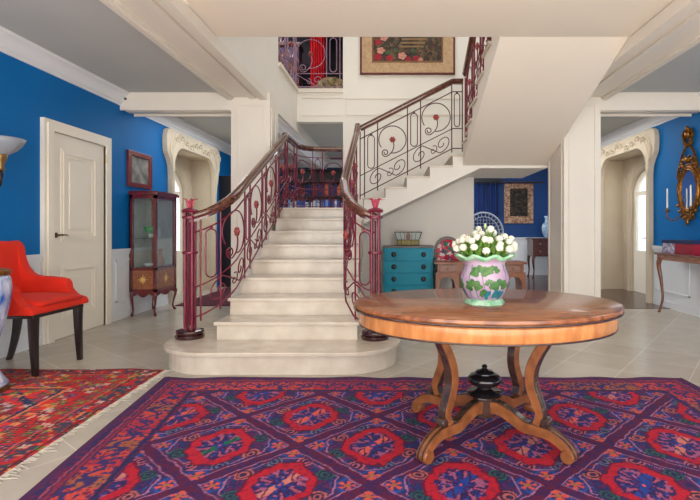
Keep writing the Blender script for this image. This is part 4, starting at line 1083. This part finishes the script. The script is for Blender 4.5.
# white peacock chair in the blue room
M_RATT = mat('white rattan', (164, 172, 186), .6, var=.06, scale=30)
pk = thing('rattan_chair', 'white rattan chair with a round fan back in the blue room beyond the stairs', 'chair', (2.0, 10.6, 0))
m = MB(); R_ = .44; zc = 1.21
m.tube([(R_ * math.cos(2 * PI * k / 40), .15, zc + R_ * 1.05 * math.sin(2 * PI * k / 40)) for k in range(40)], .022, 6, closed=True)
m.tube([(R_ * .80 * math.cos(2 * PI * k / 40), .15, zc + R_ * .84 * math.sin(2 * PI * k / 40)) for k in range(40)], .012, 6, closed=True)
m.build('back_hoop', M_RATT, pk, smooth='all')
m = MB()
for k in range(9):
    x = -.28 + .07 * k; h = math.sqrt(max(.01, (R_ * .8) ** 2 - x * x)); m.tube([(x, .15, zc - h * 1.05), (x, .15, zc + h * 1.05)], .005, 5); m.tube([(-h, .15, zc + x * 1.05), (h, .15, zc + x * 1.05)], .005, 5)
for k in range(30): a = 2 * PI * k / 30; m.tube([(R_ * .8 * math.cos(a), .15, zc + R_ * .84 * math.sin(a)), (R_ * math.cos(a), .15, zc + R_ * 1.05 * math.sin(a))], .007, 5)
m.build('back_lattice', M_RATT, pk)
MB().lathe([(0, .42), (.3, .42), (.32, .45), (.3, .48), (0, .49)], (0, -.1, 0), 28).build('seat', M_RATT, pk, smooth=True)
m = MB().tube([(0, .15, .9), (0, .15, .45)], .02, 6).tube([(-.2, .15, .95), (-.14, .12, .45)], .018, 6).tube([(.2, .15, .95), (.14, .12, .45)], .018, 6); m.build('back_support', M_RATT, pk)
MB().lathe([(0, 0), (.27, 0), (.25, .06), (.16, .22), (.25, .40), (.28, .42), (0, .42)], (0, -.1, 0), 28).build('drum_base', M_RATT, pk, smooth=True)

# ------------------------------------------------------------------ blue room: tapestry, console, vase, curtain
M_TB = tapestry_mat('tan tapestry border', [(176, 140, 112), (150, 110, 86), (196, 166, 136), (128, 84, 66)], 28)
M_TD = tapestry_mat('dark tapestry field', [(30, 26, 26), (52, 44, 34), (20, 20, 26), (80, 62, 44)], 26)
tp = thing('tapestry', 'dark narrow tapestry with a tan border hanging on a rod in the blue room', 'tapestry', (3.5, 13.47, 2.03))
MB().box(-.41, .41, -.012, .0, -.56, .56).build('border', M_TB, tp)
MB().box(-.25, .25, -.02, -.012, -.36, .42).build('field', M_TD, tp)
m = MB().tube([(-.62, -.02, .60), (.62, -.02, .60)], .014, 8).ball((-.64, -.02, .6), .03, 8, 6).ball((.64, -.02, .6), .03, 8, 6)
for x in (-.3, 0, .3): m.tube([(x, -.02, .60), (x, -.006, .55)], .008, 5)
m.build('rod', M_GOLD, tp, smooth=True)
M_CONS = wood('dark mahogany console', (58, 28, 24), (104, 58, 44), .25, 5, (2, 8, 8), .4)
cn = thing('console_table', 'dark wooden console with drawers and cabriole legs in the blue room, under a blue vase', 'console table', (4.0, 12.9, 0))
MB().box(-.38, .45, -.3, .3, 1.02, 1.06).build('top', M_CONS, cn, bevel=.006)
MB().box(-.34, .41, -.27, .27, .58, 1.02).build('body', M_CONS, cn)
for z in (.62, .82):
    d_ = MB().box(-.31, .38, -.285, -.27, z, z + .18).build('drawer', M_CONS, cn, bevel=.004)
    for x in (-.15, .2): MB().ball((x, -.295, z + .09), .02, 8, 6).build('knob', M_BRASS, d_, smooth='all')
for x in (-.3, .37):
    for y in (-.23, .23):
        pts = catmull([(x, y, .6), (x + .03 * (1 if x > 0 else -1), y - .03, .45), (x, y, .2), (x + .03 * (1 if x > 0 else -1), y - .02, .02)], 5)
        MB().tube(pts, [.05 - .03 * min(1, i / 10) for i in range(len(pts))], 8).lathe([(0, .0), (.03, .0), (.03, .03), (0, .035)], (pts[-1].x, pts[-1].y, 0), 8).build('leg', M_CONS, cn, smooth='all')
tl('vase', 'tall pale blue patterned vase on the dark console in the blue room', 'vase', [(0, 0), (.08, 0), (.075, .03), (.13, .15), (.15, .28), (.12, .38), (.06, .44), (.055, .52), (.085, .60), (.075, .6), (.045, .5), (0, .4)], (4.12, 12.9, 1.0605), mat('pale blue porcelain', (176, 196, 214), .2, col2=(90, 130, 170), scale=12, coat=.5), n=24)
M_CURT = mat('blue curtain', (14, 58, 132), .8, col2=(4, 16, 48), scale=3, stretch=(9, 9, .2))
cu = thing('curtain', 'deep blue curtain under a striped pelmet in the blue room', 'curtain', (2.5, 13.3, 0))
P = [(-.36 + .74 * k / 60, -.03 * math.sin(k * 1.05)) for k in range(61)]
MB().ribbon(P, [(x, y + .02) for x, y in P], lambda x, y: (x, y, 1.1), lambda x, y: (x, y, 2.66)).build('drape', M_CURT, cu, smooth=True)
M_PEL = mat('dark pelmet', (30, 32, 40), .7, var=.3, stretch=(40, 1, 1), scale=2)
m = MB().box(-.42, .42, -.08, .04, 2.62, 2.80)
for k in range(24): m.box(-.41 + k * .035, -.393 + k * .035, -.09, -.08, 2.56, 2.79)
m.build('pelmet', M_PEL, cu)

# ------------------------------------------------------------------ right wall: console, boxes, girandole mirror
M_SIDE = wood('walnut side table', (84, 36, 26), (140, 80, 48), .22, 5, (8, 2, 8), .5)
rt = thing('side_table', 'walnut side table with slender cabriole legs against the right wall under the mirror', 'side table', (4.29, 6.95, 0))
MB().box(-.21, .168, -.74, .56, .895, .93).build('top', M_SIDE, rt, bevel=.008)
MB().box(-.18, .165, -.70, .52, .82, .895).build('apron', wood('inlaid walnut apron', (120, 66, 38), (170, 106, 62), .25, 5, (8, 2, 8), .4), rt)
for x in (-.155,):
    for y in (-.66, .46):
        dx, dy = (-1 if x < 0 else 0), (-1 if y < 0 else 1)
        pts = catmull([(x, y, .86), (x + dx * .02, y + dy * .02, .74), (x - dx * .005, y - dy * .005, .5), (x - dx * .02, y - dy * .02, .22), (x + dx * .015, y + dy * .01, .015)], 6)
        MB().tube(pts, [.042 - .024 * min(1, i / 17) for i in range(len(pts))], 8).lathe([(0, 0), (.024, 0), (.024, .022), (0, .028)], (pts[-1].x, pts[-1].y, 0), 10).build('leg', M_SIDE, rt, smooth='all')
M_LID = mat('navy lid', (24, 38, 84), .45, var=.1)
M_BPAT = tapestry_mat('lilac patterned paper', [(176, 170, 190), (130, 120, 156), (206, 204, 214), (96, 80, 130)], 22, .5)
for nm, lb, y0, y1, mm in (('gift_box', 'lilac patterned box with a navy lid at the end of the walnut side table', 7.08, 7.40, M_BPAT), ('gift_box', 'crimson box with a navy lid on the walnut side table', 6.62, 7.06, mat('crimson paper', (150, 12, 44), .45, var=.08))):
    b = thing(nm, lb, 'box', (4.28, (y0 + y1) / 2, .9305)); h = (y1 - y0) / 2
    MB().box(-.13, .15, -h, h, 0, .15).build('base', mm, b, bevel=.003); MB().box(-.136, .156, -h - .004, h + .004, .15, .20).build('lid', M_LID if 'crim' in lb else M_LID, b, bevel=.003)
mi = thing('wall_mirror', 'oval gilt mirror with ribbon crest and candle arms on the right blue wall', 'mirror', (XR, 7.27, 1.9))
# local: wall plane x=0, mirror projects to -x; y across, z up
def ell(ry, rz, n=48): return [(ry * math.cos(2 * PI * k / n), rz * math.sin(2 * PI * k / n)) for k in range(n)]
def MW(x, y, z): return (x, y, z)
m = MB()
for (ry, rz, r, xx) in ((.235, .335, .022, -.016), (.205, .305, .010, -.026), (.285, .385, .014, -.012)): m.tube([(xx, a, b) for a, b in ell(ry, rz)], r, 8, closed=True)
for a, b in ell(.235, .335, 36): m.ball((-.036, a, b), .010, 6, 5)
m.prism(ell(.29, .39), lambda a, b: (-.002, a, b), lambda a, b: (-.012, a, b))
m.build('frame', M_GOLD, mi, smooth=True)
g_ = bpy.data.materials.new('mirror silver'); g_.use_nodes = True; pb = g_.node_tree.nodes['Principled BSDF']; pb.inputs['Metallic'].default_value = 1; pb.inputs['Roughness'].default_value = .03; pb.inputs['Base Color'].default_value = (.85, .88, .9, 1)
MB().prism(ell(.204, .304), lambda a, b: (-.0125, a, b), lambda a, b: (-.017, a, b)).build('mirror_glass', g_, mi)
m = MB()
for s in (-1, 1):
    m.tube([(-.025, v.x * s, v.y) for v in catmull([(.05, .83, 0), (.10, .72, 0), (.06, .66, 0), (.14, .55, 0), (.22, .36, 0), (.27, .2, 0)], 6)], .020, 6)
    m.tube([(-.03, v.x * s, v.y) for v in catmull([(0, .66, 0), (.07, .73, 0), (.12, .84, 0), (.06, .90, 0), (0, .78, 0)], 6)], .022, 6)
    m.tube([(-.03, v.x * s, v.y) for v in catmull([(.03, .42, 0), (.12, .47, 0), (.17, .40, 0), (.1, .36, 0)], 6)], .018, 6)
    for k in range(5): m.ball((-.035, s * (.05 + .045 * k), .50 - .045 * k), (.02, .032, .022), 7, 5)
m.ball((-.04, 0, .84), (.035, .05, .06), 8, 6); m.ball((-.04, 0, .45), (.03, .06, .05), 8, 6)
m.ball((-.04, 0, .93), (.03, .035, .04), 8, 6)
m.build('ribbon_crest', M_GOLD, mi, smooth=True)
m = MB()
for s in (-1, 1):
    for k in range(5): m.ball((-.03, s * (.04 + .055 * k), -.45 + .022 * k * k * .6), (.022, .034, .026), 7, 5)
m.tube([(-.03, .26 * s_ / 8, -.45 + .0105 * s_ * s_ * .8) for s_ in range(-8, 9)], .016, 6)
m.lathe([(0, -.56), (.012, -.55), (.03, -.5), (.02, -.46), (.04, -.42), (.03, -.4), (0, -.4)], (-.035, 0, 0), 10)
m.build('leaf_swag', M_GOLD, mi, smooth=True)
for s in (-1, 1):
    y_ = s * .30
    a_ = MB().tube(catmull([(-.02, s * .16, -.40), (-.10, s * .24, -.47), (-.17, y_, -.42), (-.17, y_, -.33)], 6), .010, 6)
    a_.lathe([(0, -.335), (.02, -.335), (.042, -.315), (.038, -.31), (.018, -.315), (.016, -.27), (0, -.27)], (-.17, y_, 0), 12)
    a_.build('candle_arm', M_GOLD, mi, smooth=True)
M_WAX = mat('ivory wax', (238, 234, 222), .5, var=.02)
for s, lb in ((1, 'white candle on the far arm of the gilt mirror'), (-1, 'white candle on the near arm of the gilt mirror')):
    c_ = thing('candle', lb, 'candle', (XR - .17, 7.27 + s * .30, 1.9 - .2695))
    MB().lathe([(0, 0), (.013, 0), (.011, .30), (.004, .312), (0, .312)], n=10).build('wax', M_WAX, c_, smooth=True)
    MB().tube([(0, 0, .31), (.002, 0, .325)], .0015, 4).build('wick', M_BLACK, c_)

# ------------------------------------------------------------------ glazed doors in the two recesses
for side, X, d, n in (('left', XL, -1, 2), ('right', XR, 1, 3)):
    xa = X + d * .47; xb_ = X + d * .52; yc = 9.3
    q = sorted((xa, xb_))
    m = MB()
    def arch(h, zs, za): return [(yc - h, .01), (yc - h, zs)] + [(yc - h * math.cos(PI * k / 16), zs + (za - zs) * math.sin(PI * k / 16)) for k in range(1, 16)] + [(yc + h, zs), (yc + h, .01)]
    m.ribbon(arch(.62, 1.95, 2.5), arch(.50, 1.95, 2.38), lambda y, z: (q[0], y, z), lambda y, z: (q[1], y, z))
    m.box(q[0], q[1], yc - .5, yc + .5, .01, .86); m.box(q[0], q[1], yc - .04, yc + .04, .86, 2.36) 
    m.box(q[0], q[1], yc - .5, yc + .5, 1.98, 2.06)
    dd = struct(m.build('door_%d' % n, M_DOOR))
    A = [(yc - .5, .86)] + arch(.5, 1.95, 2.38)[1:-1] + [(yc + .5, .86)]
    xm = (xa + xb_) / 2
    p_ = MB().prism(A, lambda y, z: (xm - .003, y, z), lambda y, z: (xm + .003, y, z)).build('glass_pane', glass('frosted door glass', (240, 244, 248), .2), dd); struct(p_)
    h_ = MB().box(*sorted((xa, xa - d * .02)), yc + .06, yc + .09, 1.0, 1.2).tube([(xa - d * .03, yc + .075, 1.12), (xa - d * .05, yc + .075, 1.12), (xa - d * .05, yc + .16, 1.12)], .01, 6).build('door_handle', M_BRASS, dd); struct(h_)
    for z in (.35, 1.0, 1.8):
        h_ = MB().lathe([(0, -.06), (.014, -.06), (.014, .06), (0, .06)], (xa - d * .008, yc - .60, z), 8).build('door_hinge', M_BRASS, dd, smooth=True); struct(h_)

# ------------------------------------------------------------------ tapestry on the stair wall
M_GT = tapestry_mat('beige woven border', [(186, 156, 122), (176, 144, 110), (196, 168, 134), (164, 128, 96)], 55)
M_GF = tapestry_mat('brown woven field', [(66, 50, 36), (46, 38, 32), (84, 66, 44), (54, 54, 46), (104, 82, 60), (70, 46, 40)], 20)
ta = thing('tapestry', 'large woven tapestry of roses with beige border on the white stair wall', 'tapestry', (.235, 8.935, 4.9))
def frame_box(m, w_, h, t, y0, y1):
    for b in ((-w_, w_, -h, -h + t), (-w_, w_, h - t, h), (-w_, -w_ + t, -h + t, h - t), (w_ - t, w_, -h + t, h - t)): m.box(b[0], b[1], y0, y1, b[2], b[3])
    return m
frame_box(MB(), .89, .71, .035, -.035, -.001).build('edge', mat('dark red binding', (92, 32, 28), .7, var=.2), ta, bevel=.004)
frame_box(MB(), .855, .675, .19, -.028, -.001).build('border', M_GT, ta)
frame_box(MB(), .665, .485, .03, -.034, -.001).build('inner_border', mat('brown braid', (120, 84, 58), .8, var=.2, scale=40), ta)
MB().box(-.635, .635, -.02, -.001, -.455, .455).build('field', M_GF, ta)
M_R1 = mat('woven red rose', (150, 26, 42), .8, var=.4, scale=30); M_R2 = mat('woven pink rose', (188, 130, 112), .8, var=.35, scale=30); M_LF = mat('woven leaf', (70, 84, 54), .8, var=.2)
rnd = random.Random(8)
for (x, z, r, mm) in ((-.5, -.26, .09, M_R2), (-.56, -.38, .1, M_R1), (-.36, -.30, .07, M_LF), (-.34, -.40, .085, M_R1), (-.1, -.36, .1, M_R2), (-.22, -.26, .06, M_LF), (.02, -.42, .07, M_R1), (.16, -.40, .075, M_R1), (.24, -.43, .06, M_R2), (-.55, -.1, .08, M_R1), (-.44, -.02, .09, M_R2), (-.52, .12, .09, M_R1), (.1, -.26, .06, M_LF)):
    r *= .78
    P = [(x + r * (1 + .16 * math.cos(5 * t)) * math.cos(t), z + r * .85 * (1 + .16 * math.cos(5 * t)) * math.sin(t)) for t in [2 * PI * k / 20 for k in range(20)]]
    P = [(a, max(b, -.452)) for a, b in P]
    MB().prism(P, lambda a, b: (a, -.0201, b), lambda a, b: (a, -.024, b)).build('woven_flower' if mm != M_LF else 'woven_leaf', mm, ta)
m = MB()
for k in range(6): m.box(-.15 + .02 * k, .3 + .03 * k, -.023, -.0205, -.2 + .07 * k, -.17 + .07 * k)
m.build('woven_steps', mat('woven straw', (132, 104, 70), .8, var=.2), ta)

# ------------------------------------------------------------------ upstairs: red curtain, brocade chair
cu = thing('curtain', 'red curtain hanging upstairs behind the gallery railing', 'curtain', (-1.72, 10.6, 3.6))
P = [(-.17 + .34 * k / 30, .03 * math.sin(k * 1.3)) for k in range(31)]
MB().ribbon(P, [(x, y + .02) for x, y in P], lambda x, y: (x, y, .01), lambda x, y: (x, y, 2.3)).build('drape', mat('red curtain cloth', (190, 14, 34), .8, var=.2), cu, smooth=True)
MB().box(-.32, .5, -.05, .08, 2.05, 2.3).build('pelmet', mat('brown red pelmet', (110, 30, 32), .7, var=.3), cu)
cb = thing('cupboard', 'brown carved cupboard standing upstairs left of the red curtain', 'cupboard', (-2.42, 10.6, 3.6))
M_CB = tapestry_mat('brown carving', [(86, 44, 40), (60, 30, 36), (120, 74, 66), (70, 60, 90)], 9)
MB().box(-.3, .32, -.2, .2, 0, 1.7).build('body', M_CB, cb, bevel=.01)
MB().box(-.33, .35, -.23, .22, 1.7, 1.78).build('cornice', M_CONS, cb, bevel=.01)
for s in (-1, 1): MB().box(.01 + s * .15 - .13, .01 + s * .15 + .13, -.215, -.2, .2, 1.5).build('door', M_CB, cb, bevel=.008)
bc = thing('armchair', 'gold brocade armchair upstairs behind the gallery railing', 'armchair', (-1.35, 9.9, 3.6))
M_BROC = tapestry_mat('gold brocade', [(150, 128, 84), (120, 104, 66), (176, 156, 110), (100, 90, 62)], 16)
PP = [(v.x, v.y) for v in catmull([(-.3, .3, 0), (-.33, .6, 0), (-.28, .82, 0), (-.12, .92, 0), (.12, .92, 0), (.28, .82, 0), (.33, .6, 0), (.3, .3, 0)], 4)]
MB().prism(PP, lambda x, z: (x, .2, z), lambda x, z: (x, .28, z)).build('backrest', M_BROC, bc, bevel=.02)
MB().box(-.32, .32, -.25, .24, .3, .45).build('seat', M_BROC, bc, bevel=.03)
for s in (-1, 1):
    MB().box(s * .32 - .04, s * .32 + .04, -.22, .2, .45, .62).build('armrest', M_BROC, bc, bevel=.02)
    for y in (-.2, .2): MB().box(s * .27 - .025, s * .27 + .025, y - .025, y + .025, 0, .3).build('leg', M_CONS, bc)

# ------------------------------------------------------------------ bookcases seen through the arches
M_BC = mat('near black bookcase', (26, 22, 28), .4, var=.2)
def bookcase(label, loc, rz, w_, h, rows, d_=.32):
    b = thing('bookcase', label, 'bookcase', loc, rz)
    MB().box(-w_ / 2, w_ / 2, -.02, 0, 0, h).build('back_panel', M_BC, b)
    for x in (-w_ / 2, w_ / 2 - .03): MB().box(x, x + .03, -d_, -.02, 0, h).build('side_panel', M_BC, b)
    for z in rows + [h - .03]: MB().box(-w_ / 2 + .03, w_ / 2 - .03, -d_, -.02, z, z + .03).build('shelf', M_BC, b)
    return b
COLS = {'blue': (40, 84, 170), 'light blue': (120, 156, 206), 'dark red': (112, 26, 34), 'white': (206, 204, 200), 'orange': (200, 100, 50), 'navy': (24, 36, 90), 'green': (46, 90, 70)}
M_BK = {k: mat(k + ' book cloth', v, .6, var=.12) for k, v in COLS.items()}
bproto = {}
def book(col, h, t, group, label):
    key = (col, round(h, 2), round(t, 3))
    if key not in bproto:
        me = MB().box(-t / 2, t / 2, -.2, 0, 0, h).build('book', M_BK[col], bevel=.003).data
        o = bpy.data.objects['book'] if 'book' in bpy.data.objects else None
        bpy.data.objects.remove([x for x in bpy.data.objects if x.data == me][0]); bproto[key] = me
    o = bpy.data.objects.new('book', bproto[key]); COL.objects.link(o); return tag(o, label, 'book', group)
bookcase('tall dark bookcase on the far wall seen over the stair landing', (-2.15, 13.44, 0), 0, 1.9, 2.96, [.08, .5, .92, 1.34, 1.76, 2.2, 2.6])
rnd = random.Random(2)
for zr, cols, lab in ((1.79, ['blue', 'light blue', 'navy', 'blue', 'white'], 'on the blue row of the bookcase beyond the landing'), (2.23, ['navy', 'dark red', 'navy', 'orange'], 'on the upper shelf of the bookcase beyond the landing')):
    x = -3.06
    while x < -1.28:
        t = rnd.choice([.04, .05, .06]); h = rnd.choice([.26, .3, .33]); c = rnd.choice(cols)
        o = book(c, h, t, c + ' books beyond the landing', '%s book %s' % (c, lab)); o.location = (x + t / 2, 13.16 + .2, zr + .0005); x += t + .006
bookcase('dark bookcase against the left wall past the carved arch', (XL + .002, 11.6, 0), PI / 2, 1.8, 2.5, [.08, .5, .9, 1.3, 1.7, 2.1])
for zr in (.93, 1.33, 1.73):
    y = 10.75
    while y < 11.7:
        t = rnd.choice([.05, .06, .07]); h = rnd.choice([.26, .3, .33]); c = rnd.choice(['blue', 'white', 'dark red', 'navy', 'green', 'orange'])
        nm = {.93: 'lower', 1.33: 'middle', 1.73: 'upper'}[zr]
        o = book(c, h, t, c + ' books on the %s shelf' % nm, '%s book on the %s shelf of the bookcase past the arch' % (c, nm)); o.rotation_euler = (0, 0, PI / 2); o.location = (XL + .30 - .2, y + t / 2, zr + .0005); y += t + .008

sn_ = thing('motion_sensor', 'tiny dark square sensor at the left end of the white ceiling beam', 'sensor', (-3.875, 6.85, 3.165))
MB().box(-.016, .016, -.02, 0, -.016, .016).build('housing', mat('grey plastic', (90, 88, 84), .5, var=.1), sn_, bevel=.004)
MB().ball((0, -.02, 0), (.009, .005, .009), 8, 6).build('lens', M_BLACK, sn_, smooth='all')
# ------------------------------------------------------------------ camera, daylight and added fill lights
cam = bpy.data.cameras.new('camera'); co = bpy.data.objects.new('camera', cam); COL.objects.link(co)
co.location = (0, 0, 1.28); co.rotation_euler = (PI / 2, 0, 0)
cam.sensor_width = 36; cam.lens = 476 / 700 * 36; cam.shift_x = -45 / 700; cam.shift_y = -20 / 700
cam.clip_start = .05
S.camera = co
w = bpy.data.worlds.new('daylight'); S.world = w; w.use_nodes = True
bg = w.node_tree.nodes['Background']; bg.inputs['Color'].default_value = (.93, .97, 1.0, 1); bg.inputs['Strength'].default_value = 1.5
def area(name, loc, rot, sx, sy, power, col=(1, 1, 1)):
    l = bpy.data.lights.new(name, 'AREA'); l.shape = 'RECTANGLE'; l.size = sx; l.size_y = sy; l.energy = power; l.color = col
    o = bpy.data.objects.new(name, l); COL.objects.link(o); o.location = loc; o.rotation_euler = rot
    return o
area('assumed_daylight_hall', (0.2, -1.9, 1.5), (math.radians(97), 0, 0), 7.5, 2.4, 170, (1, .97, .93))  # area light added for assumed daylight behind the camera, no window modelled
area('fill_stairwell_top', (.3, 7.3, 6.2), (0, 0, 0), 4, 2.6, 50, (.94, .98, 1))  # overhead fill added below the closed stairwell ceiling, no roof opening
area('fill_left_passage', (-3.1, 9.0, 3.2), (0, 0, 0), .8, 3, 26, (.95, .98, 1))  # added fill to brighten the left passage, no fitting there
area('fill_right_passage', (3.6, 9.6, 3.2), (0, 0, 0), .9, 3, 30, (1, .97, .92))  # invented source lifting the right passage
area('fill_back_room', (1.0, 11.5, 3.25), (0, 0, 0), 3, 2, 90, (.95, .98, 1))  # added fill so the far blue room reads less dark
area('fill_upstairs', (-2.6, 9.3, 6.1), (0, 0, 0), 1.5, 1.5, 40, (1, .95, .9))  # unseen fill added for the room behind the gallery
area('fill_right_aisle', (3.7, 5.0, 3.2), (0, 0, 0), .8, 2, 10, (1, .97, .92))  # small fill added over the right aisle, not a real lamp
sn = bpy.data.lights.new('sun', 'SUN'); sn.energy = 22.0; sn.angle = .02; sn.color = (1, .95, .88)
so = bpy.data.objects.new('sun', sn); COL.objects.link(so); so.rotation_euler = (math.radians(45), 0, math.radians(-12))
S.view_settings.view_transform = 'Standard'; S.view_settings.look = 'None'; S.view_settings.gamma = 1
S.view_settings.use_curve_mapping = False; S.view_settings.exposure = 0.5
S.cycles.max_bounces = 10; S.cycles.diffuse_bounces = 6
